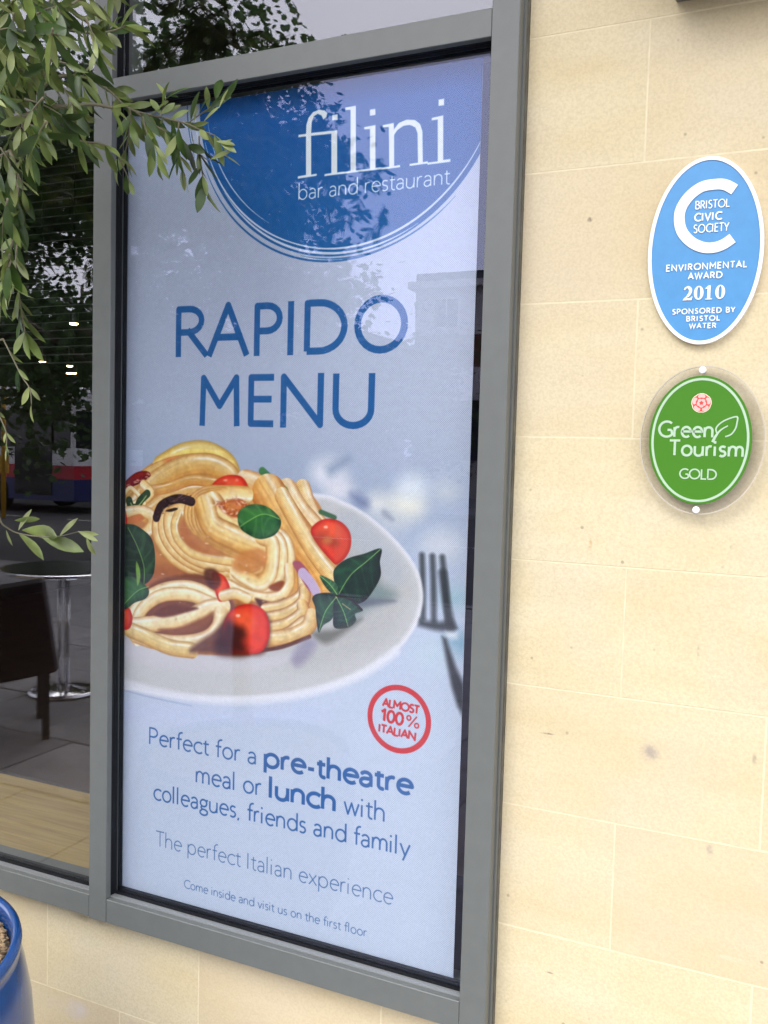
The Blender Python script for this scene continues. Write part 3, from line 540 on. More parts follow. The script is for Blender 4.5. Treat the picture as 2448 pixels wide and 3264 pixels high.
    for off, w in ((0, 44), (32, 46), (66, 48), (104, 48)):
        noodle(z5([(600 - off, 250 - 6 + off * .55), (520 - off * .55, 240 + off * .30), (420 - off * .1, 245 + off * .5), (360 + off * .45, 300 + off * .35), (370 + off * .5, 370 + off * .12), (450 + off * .35, 430), (560 + off * .2, 490 - off * .35), (680 - off * .1, 520 - off * .55)][(1 if off > 30 else 0):]), w, (250, 236, 190), (238, 196, 118), (206, 144, 80), 1.8, hl=.6)
    for pts, w in (([(455, 290), (500, 350), (590, 400), (700, 455)], 70), ([(420, 300), (450, 380), (540, 430), (680, 490)], 66)):
        noodle(z5(pts), w, (250, 232, 178), (236, 188, 104), (190, 124, 62), 3, hl=.5, ribs=2)
    fill(z5([(478, 282), (560, 262), (600, 282), (585, 335), (540, 345), (500, 318)]), (176, 92, 48), 5, .95, True); fill(z5([(500, 285), (560, 275), (580, 300), (540, 320)]), (220, 140, 80), 7, .9, True)
    for i in range(14): a = rs.rand() * 6.28; stroke(z5([(545 + 48 * math.cos(a), 298 + 30 * math.sin(a)), (545 + 56 * math.cos(a + .2), 298 + 34 * math.sin(a + .2))]), 2.5, (250, 210, 180), 1.5, .8)
    # curl to the right of the swirl and hanging loop
    for off, w in ((0, 44), (32, 44), (68, 42)):
        noodle(z5([(690 - off * .3, 410 + off * .3), (760 - off * .7, 440 + off * .2), (785 - off, 520), (770 - off, 600), (720 - off * .9, 650 - off * .2), (640 - off * .7, 640 - off * .5), (560, 610 - off * .4)]), w, (250, 238, 196), (238, 198, 124), (206, 144, 82), 1.8, hl=.5)
    fill(z5([(560, 510), (640, 480), (690, 500), (680, 560), (610, 590), (540, 570)]), (204, 136, 82), 8, .8, True)
    noodle(z5([(520, 640), (600, 680), (680, 700), (750, 690), (790, 640), (790, 570)]), 30, CREAM, GOLD, DEEP, 1.8, hl=.5); fill(z5([(700, 650), (745, 625), (770, 630), (750, 665), (720, 668)]), (150, 84, 50), 4, 1, True)
    fill(z5([(640, 700), (720, 720), (770, 700), (720, 750), (680, 755)]), (84, 44, 32), 5, .95, True)
    # stack bottom right
    for i, (y0, c) in enumerate(((700, 0), (740, 1), (785, 0), (830, 1))):
        noodle(z5([(690, y0 + 50), (780, y0 + 30), (850, y0 - 20), (850 + 10 * c, y0 - 110 + 30 * i)]), 34, (238, 222, 172), (222, 172, 92), (170, 104, 60), 2, hl=.4)
    noodle(z5([(690, 880), (790, 870), (870, 830), (890, 780)]), 40, (236, 222, 176), (214, 170, 98), DEEP, 3); stroke(z5([(640, 935), (760, 915), (880, 870)]), 10, (96, 52, 36), 4, .9)
    # red onion
    fill(z5([(805, 545), (840, 540), (880, 590), (920, 660), (915, 685), (880, 670), (840, 610)]), (170, 96, 110), 2.5, 1, True); stroke(z5([(850, 590), (885, 630), (908, 670)]), 26, (206, 190, 222), 3, .9)
    # front left loop
    fill(z5([(180, 640), (300, 600), (420, 600), (520, 680), (560, 790), (480, 900), (300, 900), (100, 860), (90, 760)]), (132, 82, 58), 6, 1, True)
    for off, w in ((0, 40), (30, 36)):
        noodle(z5([(120 + off * .3, 880), (95 + off * .8, 800), (140 + off * .7, 720 + off * .3), (240, 665 + off * .7), (350, 655 + off), (440, 690 + off), (500, 745)]), w, (252, 242, 208), (238, 204, 138), (208, 154, 92), 2.6, hl=.5)
    noodle(z5([(110, 820), (220, 810), (330, 790), (430, 745), (500, 735)]), 44, (252, 242, 208), (236, 206, 146), (204, 150, 92), 2.6, hl=.5)
    fill(z5([(195, 770), (250, 735), (330, 735), (390, 745), (330, 765), (240, 785)]), (116, 68, 50), 5, 1, True)
    noodle(z5([(110, 860), (200, 890), (330, 900), (430, 880), (480, 830), (490, 770)]), 46, (250, 240, 206), (236, 204, 140), (204, 150, 90), 3, hl=.4)
    noodle(z5([(90, 840), (160, 870), (260, 915), (360, 930)]), 44, (238, 222, 166), (222, 184, 110), (190, 140, 80), 4, hl=.5)
    fill(z5([(210, 838), (300, 830), (400, 790), (455, 760), (440, 800), (370, 845), (280, 860)]), (146, 92, 62), 6, .9, True)
    tomato(z5([(50, 745), (85, 745), (100, 790), (85, 835), (48, 830)])); tomato(z5([(450, 590), (500, 600), (528, 650), (520, 700), (490, 718), (470, 690)]))
    fill(z5([(415, 580), (460, 570), (490, 620), (470, 660), (430, 640)]), (92, 50, 36), 7, .85, True)
    noodle(z5([(500, 690), (550, 680), (600, 700)]), 30, (236, 226, 196), GOLD, DEEP, 3, hl=.7)
    fill(z5([(350, 930), (480, 830), (560, 740), (700, 780), (690, 930), (600, 955), (450, 945)]), (104, 62, 48), 10, .9, True)
    tomato(z5([(520, 770), (570, 733), (630, 728), (680, 755), (702, 810), (700, 880), (670, 935), (610, 948), (540, 940), (500, 900), (498, 830)]), ())
    fill(z5([(480, 860), (520, 790), (570, 850), (600, 940), (520, 950), (470, 930)]), (60, 22, 18), 22, .9, True); fill(z5([(545, 830), (590, 830), (600, 870), (560, 880)]), (60, 20, 16), 16, .8, True)
    for i in range(260):       # flecks of herb and oil glints over the pasta
        x, y = 200 + rs.rand() * 560, 250 + rs.rand() * 560
        if i % 3: continue
        k = i % 4; stroke(z5([(x, y), (x + rs.randn() * 7, y + rs.randn() * 4)]), [1.6, 2.2, 3, 1.8][k], [(255, 252, 240), (255, 246, 220), (190, 120, 60), (120, 90, 40)][k], 1.6, [.8, .6, .35, .6][k])
    # dark dried pieces
    stroke(z5([(205, 345), (230, 290), (300, 262), (360, 275)]), 24, (52, 28, 24), 2.5, 1)
    for i in range(50):
        t = rs.rand(); x = 205 + 150 * t; y = 340 - 85 * min(1, t * 1.6) + rs.randn() * 6; stroke(z5([(x, y), (x + 6, y - 3)]), 2, [(160, 130, 120), (20, 10, 10), (120, 70, 54)][i % 3], 1.3, .7)
    fill(z5([(245, 315), (285, 302), (300, 308), (270, 320)]), (50, 28, 22), 2, 1, True)
    for i in range(60):
        x, y = 470 + rs.rand() * 140, 262 + rs.rand() * 60; stroke(z5([(x, y), (x + rs.randn() * 8, y + rs.randn() * 5)]), 2.5, [(214, 130, 84), (150, 60, 36), (236, 200, 176)][i % 3], 1.5, .6)
    # basil
    leaf(z5([(563, 350), (575, 312), (620, 288), (680, 292), (725, 320), (754, 358), (745, 400), (715, 428), (660, 440), (610, 420), (575, 392)]), z5([(566, 392), (620, 355), (680, 330), (748, 352)]), (40, 104, 46), (120, 176, 90), (14, 56, 32))
    leaf(z5([(55, 400), (95, 375), (140, 395), (185, 440), (200, 520), (190, 600), (150, 640), (110, 620), (60, 600)]), z5([(80, 390), (120, 470), (150, 560), (150, 640)]), (34, 50, 36), (70, 120, 72), (20, 34, 26))
    leaf(z5([(55, 620), (110, 610), (170, 660), (160, 700), (110, 720), (60, 745)]), z5([(60, 730), (120, 670), (170, 650)]), (50, 100, 54), (96, 150, 84), (28, 60, 38)); stroke(z5([(118, 540), (126, 600), (122, 645)]), 14, (140, 180, 90), 3, .9, taper=True)
    leaf(z5([(985, 600), (1000, 560), (1050, 525), (1120, 505), (1195, 482), (1190, 540), (1194, 600), (1165, 660), (1120, 715), (1060, 725), (1010, 690)]), z5([(1005, 690), (1060, 600), (1130, 540), (1192, 486)]), (22, 46, 34), (40, 110, 62), (22, 26, 24))
    leaf(z5([(925, 602), (960, 612), (1000, 640), (1010, 690), (990, 690), (950, 650)]), z5([(928, 604), (970, 640), (1005, 690)]), (44, 96, 58), (110, 160, 110), (20, 50, 34))
    leaf(z5([(892, 700), (920, 680), (980, 680), (1000, 720), (980, 790), (940, 820), (920, 852), (910, 790), (905, 740)]), z5([(995, 700), (950, 760), (922, 845)]), (36, 70, 50), (74, 132, 92), (24, 36, 32))
    leaf(z5([(990, 710), (1030, 690), (1075, 720), (1110, 755), (1080, 770), (1085, 800), (1050, 830), (990, 830), (985, 770)]), z5([(1000, 700), (1030, 760), (1050, 825)]), (26, 54, 42), (60, 130, 96), (18, 26, 26))
    stroke(z5([(1005, 690), (1060, 705), (1110, 752)]), 6, (36, 26, 22), 2, .9); stroke(z5([(1025, 725), (1060, 750)]), 3, (180, 160, 110), 1.5, .8)
    fill(z5([(900, 850), (1000, 835), (1110, 790), (1040, 850), (960, 900), (910, 880)]), (84, 84, 70), 12, .7, True); fill(z5([(800, 960), (860, 880), (910, 900), (860, 980), (820, 1000)]), (140, 134, 158), 14, .7, True)
rnd = random.Random(11)
YS = .051; YG = .036                                            # stone face, outer glass face
ZT1, ZT0 = 2.4037, 2.350; ZB1, ZB0 = .4405, .3813
XM0, XM1 = -1.5514, -1.4977; XR0, XR1 = -.5768, -.5214
XE = -.5163                                                     # edge of the stone beside the window
# ---- ground
g = mesh_obj('terrain', [(-300, -300, -.16), (300, -300, -.16), (300, 300, -.16), (-300, 300, -.16)], [(0, 1, 2, 3)], M['asphalt']); tag(g, kind='structure')
pav = MB().box(-30, 30, -7.0, .3, -.12, -.012).build('pavement', M['mortar' if False else 'kerb']); tag(pav, kind='structure')
for i in range(-11, 3):
    for j in range(0, 10):
        x0 = -1 + i * .6 + (.3 if j % 2 else 0); y0 = -.62 - j * .6
        bevel_box('paving_slab', x0 + .005, x0 + .595, y0 + .005, y0 + .595, -.05, rnd.uniform(-.001, .003), M['slab'], pav, .004)
kb = MB(); 
kerb = MB().box(-30, 30, -7.16, -7.004, -.12, .0).build('kerb', M['kerb']); tag(kerb, kind='structure')
road = MB().box(-60, 60, -21, -7.164, -.15, -.11).build('road', M['asphalt']); tag(road, kind='structure')
lb = MB()
for i in range(-20, 15): lb.box(i * 3, i * 3 + 1.6, -13.95, -13.85, -.109, -.105)
lb.box(-60, 60, -7.5, -7.4, -.109, -.105); lb.box(-60, 60, -7.7, -7.6, -.109, -.105)
lb.build('lane_marking', M['line'], road)
tag(MB().box(-60, 60, -29.9, -21.004, -.15, 0).build('far_pavement', M['kerb']), kind='structure')

# ---- stone wall: one object for each block
wall = thing('stone_wall', 'wall of smooth honey coloured stone blocks with fine pale joints, around the window', 'wall', (0, YS, 0)); wall['kind'] = 'thing'
def W(o): o.location = Vector(o.location) - Vector((0, YS, 0)); return o
zl = [at(1687, 125, YS)[2], at(1671, 556, YS)[2], at(1656, 970, YS)[2], at(1650, 1391, YS)[2], at(1623, 1781, YS)[2], at(1612, 2175, YS)[2], at(1605, 2557, YS)[2], at(1591, 2941, YS)[2]]
zl = [float(z) for z in zl]; zl = [zl[0] + .252 * k for k in (4, 3, 2, 1)] + zl + [zl[-1] - .25, zl[-1] - .5, 0.0]
JT = .0012; bed = MB().box(-4.2, 3.2, YS + .0004, YS + .09, ZB0 - .55, ZB0 - .002); bed.box(XE, 3.2, YS + .0004, YS + .09, ZB0, 4.2)
W(bed.build('mortar_bed', M['mortar'], wall))
XJ = -.290
for k in range(len(zl) - 1):
    z1, z0 = zl[k], zl[k + 1]
    xs = [XE] + ([XJ + i * .515 for i in range(8)] if k % 2 == 0 else [XJ + .2575 + i * .515 for i in range(8)])
    if z1 < ZB0: continue
    for i in range(len(xs) - 1):
        if z0 < ZB0 and i == 0 and False: continue
        W(bevel_box('stone', xs[i] + (JT if i else 0), xs[i + 1] - JT, YS + rnd.uniform(-.0003, .0004), YS + .08, max(z0, 0) + JT, z1 - JT, M['stone'], wall, .0006))
# blocks below the window
zz = [zl[-3] if zl[-3] > .2 else .35, .10]
zc = [ZB0 - .002, .128, 0.0]
for k in range(2):
    xs = [XE] + [XJ - .483 - .482 * i - (.24 if k else 0) for i in range(8)]
    for i in range(len(xs) - 1):
        W(bevel_box('stone', xs[i + 1] + JT, xs[i] - JT, YS + rnd.uniform(-.0003, .0004), YS + .08, zc[k + 1] + JT, zc[k] - (JT if k else 0), M['stone'], wall, .0006))

# ---- window
win = thing('shopfront_window', 'tall grey metal framed shop window with black gaskets, set in the pale stone wall', 'window', (XM1, 0, ZB0))
def Wi(o): o.location = Vector(o.location) - Vector((XM1, 0, ZB0)); return o
TOP = 3.75; XL = -3.35
def frame(name, *a): return Wi(bevel_box(name, *a, M['frame'], win, .0012))
frame('mullion', XM0, XM1, 0, .11, ZB0, TOP); frame('mullion', XR0, XR1, 0, .11, ZB0 - .001, TOP); frame('mullion', XL - .054, XL, 0, .11, ZB0, TOP)
for x0, x1 in ((XM1, XR0), (XL, XM0)):
    frame('transom', x0 + .0005, x1 - .0005, .0012, .11, ZT0, ZT1); frame('bottom_rail', x0 + .0005, x1 - .0005, .0012, .11, ZB0 + (.003 if x1 < -1.5 else 0), ZB1)
    frame('head_rail', x0 + .0005, x1 - .0005, .0012, .11, TOP - .06, TOP)
    for z0, z1 in ((ZB1, ZT0), (ZT1, TOP - .06)):
        y0, y1, t = .016, YG, .013
        for d, yy0, yy1 in ((.0012, .017, .024), (.0022, .0245, .030), (.0032, .0305, YG)):
            gk = MB(); gk.box(x0 + .0006, x0 + d, yy0, yy1, z0 + .0006, z1 - .0006); gk.box(x1 - d * .4, x1 - .0006, yy0, yy1, z0 + .0006, z1 - .0006); gk.box(x0 + d + .0005, x1 - d * .4 - .0005, yy0, yy1, z1 - d, z1 - .0006)
            Wi(gk.build('gasket', M['gasket'], win))
        Wi(MB().box(x0 + .001, x1 - .001, .0165, YG - .001, z0 - .004, z0 + .0035).build('glazing_bead', M['bead'], win))
        Wi(MB().box(x0 + .001, x1 - .001, .030, YG + .001, z0 + .0036, z0 + .0075).build('gasket', M['gasket'], win))
        Wi(MB().box(x0 + .0007, x1 - .0007, YG, YG + .006, z0 + .0008, z1 - .0008).build('glass_pane', M['glass_top' if (z0 > 2 or x1 < -1.5) else 'glass'], win))
        sp = MB()
        for a in ((x0 + .0008, x0 + .004, z0, z1), (x0 + .0045, x1 - .0008, z0, z0 + .014), (x0 + .0045, x1 - .0008, z1 - .004, z1)): sp.box(a[0], a[1], YG + .0065, YG + .018, a[2] + .0008, a[3] - .0008)
        Wi(sp.build('spacer_bar', M['gasket'], win))
for z0 in (ZT0, ZB1 - .002): pass
Wi(MB().box(XR1 + .0002, XE + .0002, .0385, YS + .03, ZB0, TOP).build('sealant', M['sealant'], win))
Wi(MB().box(XR1 + .0002, XR1 + .0035, .026, .038, ZB0, TOP).build('sealant', M['frame'], win))

# ---- banner inside the glass
paint_banner()
img = bpy.data.images.new('banner_print', PW, PH, alpha=False); buf = np.ones((PH, PW, 4), np.float32); buf[..., :3] = np.clip(IMG, 0, 1); img.pixels.foreach_set(buf.ravel()); img.update(); img.pack()
bm_ = bpy.data.materials.new('printed_mesh_vinyl'); bm_.use_nodes = True; L = bm_.node_tree.links; pb = bm_.node_tree.nodes['Principled BSDF']; pb.inputs['Roughness'].default_value = .75; pb.inputs['Specular IOR Level'].default_value = .15
ti = nd(bm_, 'ShaderNodeTexImage'); ti.image = img; ti.interpolation = 'Cubic'; uvn = nd(bm_, 'ShaderNodeTexCoord'); L.new(uvn.outputs['UV'], ti.inputs['Vector'])
# perforation of the vinyl: rows of pinholes
sx_ = nd(bm_, 'ShaderNodeSeparateXYZ'); L.new(uvn.outputs['UV'], sx_.inputs[0])
def _m(op, a, b):
    n = nd(bm_, 'ShaderNodeMath', operation=op)
    for i, q in enumerate((a, b)):
        if q is None: continue
        if isinstance(q, (int, float)): n.inputs[i].default_value = q
        else: L.new(q, n.inputs[i])
    return n.outputs[0]
hx = _m('COSINE', _m('MULTIPLY', sx_.outputs[0], 2 * math.pi * (PX1 - PX0) / .0043), None); hy = _m('COSINE', _m('MULTIPLY', sx_.outputs[1], 2 * math.pi * (PZ1 - PZ0) / .0046), None)
r_ = nd(bm_, 'ShaderNodeMapRange'); r_.inputs['From Min'].default_value = .35; r_.inputs['From Max'].default_value = .75; r_.inputs['To Min'].default_value = .84; r_.inputs['To Max'].default_value = .34; L.new(_m('MULTIPLY', hx, hy), r_.inputs['Value'])
sc_ = nd(bm_, 'ShaderNodeVectorMath', operation='SCALE'); L.new(ti.outputs['Color'], sc_.inputs[0]); L.new(r_.outputs[0], sc_.inputs['Scale']); L.new(sc_.outputs[0], pb.inputs['Base Color'])
ban = mesh_obj('printed_banner', [(PX0, YP, PZ0), (PX1, YP, PZ0), (PX1, YP, PZ1), (PX0, YP, PZ1), (PX0, YP + .001, PZ0), (PX1, YP + .001, PZ0), (PX1, YP + .001, PZ1), (PX0, YP + .001, PZ1)], [(0, 1, 2, 3), (5, 4, 7, 6), (1, 5, 6, 2), (4, 0, 3, 7), (3, 2, 6, 7), (4, 5, 1, 0)], [bm_, M['white']])
for i, p in enumerate(ban.data.polygons): p.material_index = 0 if i == 0 else 1
uv = ban.data.uv_layers.new(name='UVMap'); 
for li, c in zip(ban.data.polygons[0].loop_indices, ((0, 0), (1, 0), (1, 1), (0, 1))): uv.data[li].uv = c
tag(ban, 'tall pale blue menu banner with a plate of pasta below a dark blue disc', 'banner')

# ---- blue oval plaque
pc = ((at(2071, 845, YS)[0] + at(2442, 744, YS)[0]) / 2, (at(2275, 504, YS)[2] + at(2238, 1101, YS)[2]) / 2); prx = float(at(2442, 744, YS)[0] - at(2071, 845, YS)[0]) / 2; prz = float(at(2275, 504, YS)[2] - at(2238, 1101, YS)[2]) / 2
PT = .012; yf = YS - PT; pc = (float(pc[0]) - .0018, float(pc[1]) + .0005)
pl = thing('award_plaque', 'pale blue oval plaque with white rim and raised white lettering on the stone wall', 'plaque', (pc[0], YS, pc[1]))
def Wp(o, t=pl): o.location = Vector(o.location) - Vector(t.location); return o
def disc(name, cx, cz, rx, rz, y0, y1, m, parent, bev=.001, n=72):
    e0 = ell(cx, cz, rx - bev, rz - bev, n); e1 = ell(cx, cz, rx, rz, n); v = [(p[0], y0, p[1]) for p in e0] + [(p[0], y0 + bev, p[1]) for p in e1] + [(p[0], y1, p[1]) for p in e1]
    f = [tuple(range(n))] + [(k * n + i, (k + 1) * n + i, (k + 1) * n + (i + 1) % n, k * n + (i + 1) % n) for k in range(2) for i in range(n)] + [tuple(2 * n + i for i in range(n))[::-1]]
    return mesh_obj(name, v, f, m, parent)
Wp(disc('oval_plate', *pc, prx - .0005, prz - .0005, yf + .0012, YS - .001, M['plaque_blue'], pl))
rim = MB(); ribbon(rim, ell(*pc, prx - .0032, prz - .0034, 96), .0062, yf - .0005, .0125, closed=True); Wp(rim.build('rim', M['white'], pl))
def q7(x, y): return xz(2080 + x / 3.457, 480 + y / 3.457, yf)
cm = MB(); cpath = smooth([q7(*p) for p in ((905, 430), (800, 377), (690, 372), (540, 402), (402, 505), (312, 645), (296, 780), (332, 905), (430, 1010), (555, 1066), (680, 1068), (790, 1028), (882, 965))], 6)
ribbon(cm, cpath, .0185, yf - .001, .003); Wp(cm.build('letter_emblem', M['cream'], pl))
for txt, a, b, cap, wt, tr in (('BRISTOL', (470, 646), (848, 612), 84, .125, .07), ('CIVIC', (460, 778), (756, 757), 80, .20, .14), ('SOCIETY', (450, 908), (838, 880), 86, .125, .08), ('ENVIRONMENTAL', (150, 1330), (1036, 1280), 64, .20, .18), ('AWARD', (392, 1418), (766, 1397), 64, .20, .18),
                               ('SPONSORED BY', (218, 1804), (905, 1776), 52, .21, .20), ('BRISTOL', (372, 1880), (738, 1868), 50, .21, .20), ('WATER', (405, 1960), (697, 1954), 50, .21, .20)):
    mb = MB(); A, B = q7(*a), q7(*b); T = q7(a[0], a[1] - cap); letters(mb, txt, A, (B[0], A[1]), T[1] - A[1], wt, yf - .0004, .0022, tr); Wp(mb.build('raised_lettering', M['cream'], pl))
mb = MB()
def sring(x, y, rx, rz, w0, w1, yy):
    n = 36; pts = ell(0, 0, 1, 1, n); out = []
    wv = [w1 + (w0 - w1) * abs(p[0]) ** 1.3 for p in pts]; ribbon(mb, [(x + p[0] * (rx - w / 2), y + p[1] * (rz - w / 2)) for p, w in zip(pts, wv)], wv + [wv[0]] if False else wv, yy, .003, closed=True)
def n7(pts, yy):
    slab_poly(mb, [q7(*p) for p in pts], yy, .003)
zb = q7(332, 1652)[1]; zt = q7(332, 1500)[1]; hz = (zt - zb)
for cx_ in (508, 744):
    c_ = q7(cx_, 1575); sring(c_[0], (zb + zt) / 2, .0082, hz / 2, .0055, .0018, yf - .0004)
x1_ = q7(620, 1575)[0]; slab_poly(mb, [(x1_ - .0026, zb), (x1_ + .0026, zb), (x1_ + .0026, zt), (x1_ - .0008, zt), (x1_ - .0062, zt - .0048), (x1_ - .0060, zt - .0062), (x1_ - .0026, zt - .0052)], yf - .0004, .003); slab_poly(mb, [(x1_ - .0058, zb - .0002), (x1_ + .0058, zb - .0002), (x1_ + .0058, zb + .0014), (x1_ - .0058, zb + .0014)], yf - .0006, .003)
x2_ = q7(388, 1575)[0]; hw = .0084
ribbon(mb, smooth([(x2_ - .0062, zt - .006), (x2_ - .0035, zt - .0022), (x2_ + .0012, zt - .0018), (x2_ + .0046, zt - .0066), (x2_ + .0024, zb + hz * .42), (x2_ - .0062, zb + .0018)], 5), [.0022] * 3 + [.0028] * 5 + [.0042] * 4 + [.0052] * 6 + [.0046] * 4 + [.0026] * 4, yf - .0004, .003)
slab_poly(mb, [(x2_ - hw, zb), (x2_ + hw - .0014, zb), (x2_ + hw, zb + .0062), (x2_ + hw - .0014, zb + .0062), (x2_ + hw - .0036, zb + .0038), (x2_ - hw + .0026, zb + .0038)], yf - .0007, .003)
Wp(mb.build('raised_numerals', M['cream'], pl))

# ---- green badge on clear acrylic
YA = YS - .020
def q8(x, y, yy=YA): return xz(2040 + x / 4.066, 1140 + y / 4.066, yy)
a0, a1, a2, a3 = q8(5, 1070), q8(1622, 1060), q8(840, 108), q8(768, 2030)
bc = ((a0[0] + a1[0]) / 2, (a2[1] + a3[1]) / 2); brx, brz = (a1[0] - a0[0]) / 2, (a2[1] - a3[1]) / 2
bd = thing('tourism_badge', 'round green badge with a rose emblem on a clear disc, below the blue plaque', 'badge', (bc[0], YS, bc[1]))
Wb = lambda o: Wp(o, bd)
Wb(disc('clear_disc', *bc, brx, brz, YA, YA + .006, M['acrylic'], bd, .0006))
mb = MB(); ribbon(mb, ell(*bc, brx - .0002, brz - .0002, 96), .0016, YA - .0002, .0062, closed=True); Wb(mb.build('disc_edge', M['acrylic_edge'], bd))
g0, g1, g2, g3 = q8(115, 1080), q8(1455, 1060), q8(820, 232), q8(775, 1905); gc = ((g0[0] + g1[0]) / 2, (g2[1] + g3[1]) / 2); grx, grz = (g1[0] - g0[0]) / 2, (g2[1] - g3[1]) / 2
yb = YA - .0008
Wb(disc('green_oval', *gc, grx, grz, yb, YA - .0002, M['green'], bd, .0002))
mb = MB(); ribbon(mb, ell(*gc, grx * .925, grz * .945, 96), .0042, yb - .0003, .0003, closed=True); Wb(mb.build('pale_ring', M['mint'], bd))
for txt, a, b, cap, wt, tr in (('Green', (232, 1022), (945, 1026), 195, .15, .06), ('Tourism', (378, 1262), (1338, 1276), 190, .155, .06), ('GOLD', (505, 1562), (990, 1564), 122, .15, .03)):
    mb = MB(); A, B = q8(*a, yb), q8(*b, yb); T = q8(a[0], a[1] - cap, yb); letters(mb, txt, A, (B[0], A[1]), T[1] - A[1], wt, yb - .0004, .0004, tr); Wb(mb.build('lettering', M['mint'], bd))
mb = MB()
for pts, w in (([(940, 1095), (985, 1010), (1050, 935), (1140, 882)], [.0052, .004, .0026, .0020]), ([(1000, 985), (985, 920), (1035, 855), (1130, 800), (1258, 766), (1256, 850), (1235, 925), (1180, 995), (1105, 1024)], [.0025] * 9)):
    s_ = smooth([q8(*p, yb) for p in pts], 4); ww = np.interp(np.linspace(0, len(w) - 1, len(s_)), range(len(w)), w); ribbon(mb, s_, ww, yb - .0004 - .0001 * len(w) / 9, .0004)
Wb(mb.build('leaf_emblem', M['mint'], bd))
rc = q8(797, 588, yb); rr_ = abs(q8(947, 588, yb)[0] - rc[0])
def petals(name, r0, pr, ang, m, dy, n=5, sq=1.0):
    mb = MB()
    for k in range(n): a = R(ang + 72 * k); slab_poly(mb, [(rc[0] + r0 * math.cos(a) + pr * (math.cos(t) * sq * -math.sin(a) + math.sin(t) * .62 * math.cos(a)), rc[1] + r0 * math.sin(a) + pr * (math.cos(t) * sq * math.cos(a) + math.sin(t) * .62 * math.sin(a))) for t in np.linspace(0, 2 * math.pi, 15)[:-1]][::-1], yb - dy - .00002 * k, dy)
    Wb(mb.build(name, m, bd))
petals('rose_edge', rr_ * .52, rr_ * .60, 90, M['rose_cream'], .0004, sq=.95); petals('rose_petal', rr_ * .53, rr_ * .50, 90, M['rose_red'], .0006, sq=.95); petals('rose_petal', rr_ * .60, rr_ * .36, 90, M['rose_pink'], .0008, sq=.9)
mb = MB(); slab_poly(mb, ell(*rc, rr_ * .50, rr_ * .50, 24)[::-1], yb - .00095, .0009); Wb(mb.build('rose_centre', M['rose_red'], bd)); petals('rose_petal', rr_ * .28, rr_ * .22, 54, M['rose_pink'], .0012, sq=.85); mb = MB(); slab_poly(mb, ell(*rc, rr_ * .15, rr_ * .15, 16)[::-1], yb - .0014, .001); Wb(mb.build('rose_centre', M['rose_red'], bd))
for sx_, sy_ in ((812, 162), (727, 1973)):
    c_ = q8(sx_, sy_); mb = MB(); mb.lathe([(0.0001, 0), (.0052, 0), (.0062, .0008), (.0064, .002), (.0064, .0045)], n=20); mb.lathe([(.003, .0044), (.003, .026)], n=10)
    o = mb.build('stud', M['white'], bd, True); o.rotation_euler = (-R(90), 0, 0); o.location = Vector((c_[0], YA - .0045, c_[1])) - Vector(bd.location)

# ---- lamp box at the top right
lx, lz = xz(2155, 18, YS)
lp = thing('wall_light', 'grey brown box fitting on the stone above the blue plaque, only its underside showing', 'wall light', (lx, YS, lz))
o = bevel_box('housing', 0, .34, -.11, -.001, .004, .14, M['metal_grey'], lp, .002); o = bevel_box('lens_frame', .02, .32, -.098, -.012, .0, .0038, M['dark_metal'], lp, .001)

# ---- pot with gravel and an olive tree
px_, py_, pz_ = -1.571, -.653, .600; prad = .331
pot = thing('plant_pot', 'glazed cobalt blue round pot with a rolled rim, at the lower left', 'plant pot', (px_, py_, 0))
prof = [(.22, 0), (.25, .02), (.32, .14), (.352, .28), (.357, .38), (.350, .47), (.338, .535), (.329, .565), (.327, .575), (.3305, .583), (.332, .592), (.330, .600), (.323, .604), (.316, .602), (.312, .594), (.3115, .58), (.311, .50)]
MB().lathe(prof, n=96).build('pot_body', M['cobalt'], pot, True)
gv = MB(); MB().lathe([(0.001, 0), (.311, 0)], (0, 0, .560), 48).build('soil', M['bark'], pot)
for i in range(9000):
    a = rnd.uniform(-1.1, 1.9) if i % 2 else rnd.uniform(0, 6.3); r = .306 * math.sqrt(rnd.random()) if i % 3 else .306 * math.sqrt(rnd.uniform(.5, 1)); s = rnd.uniform(.003, .007)
    c = Vector((r * math.cos(a), r * math.sin(a), .562 + rnd.uniform(0, .012) + .010 * math.sin(r * 20) ** 2 + (.006 if r < .3 else 0))); sx, sy, sz = s * rnd.uniform(.8, 1.6), s * rnd.uniform(.6, 1.1), s * rnd.uniform(.4, .8); q = Matrix.Rotation(rnd.uniform(0, 6.3), 3, 'Z') @ Matrix.Rotation(rnd.uniform(-.7, .7), 3, 'X')
    vv = [(1, .1, -.2), (.3, .9, .2), (-.7, .6, -.3), (-.9, -.4, .2), (.1, -1, -.1), (.1, .1, .9), (0, 0, -.9)]
    gv.add([c + q @ Vector((x * sx, y * sy, z * sz)) for x, y, z in vv], [(0, 1, 5), (1, 2, 5), (2, 3, 5), (3, 4, 5), (4, 0, 5), (1, 0, 6), (2, 1, 6), (3, 2, 6), (4, 3, 6), (0, 4, 6)])
gr = gv.build('gravel', M['pebble'], pot); gr['kind'] = 'stuff'

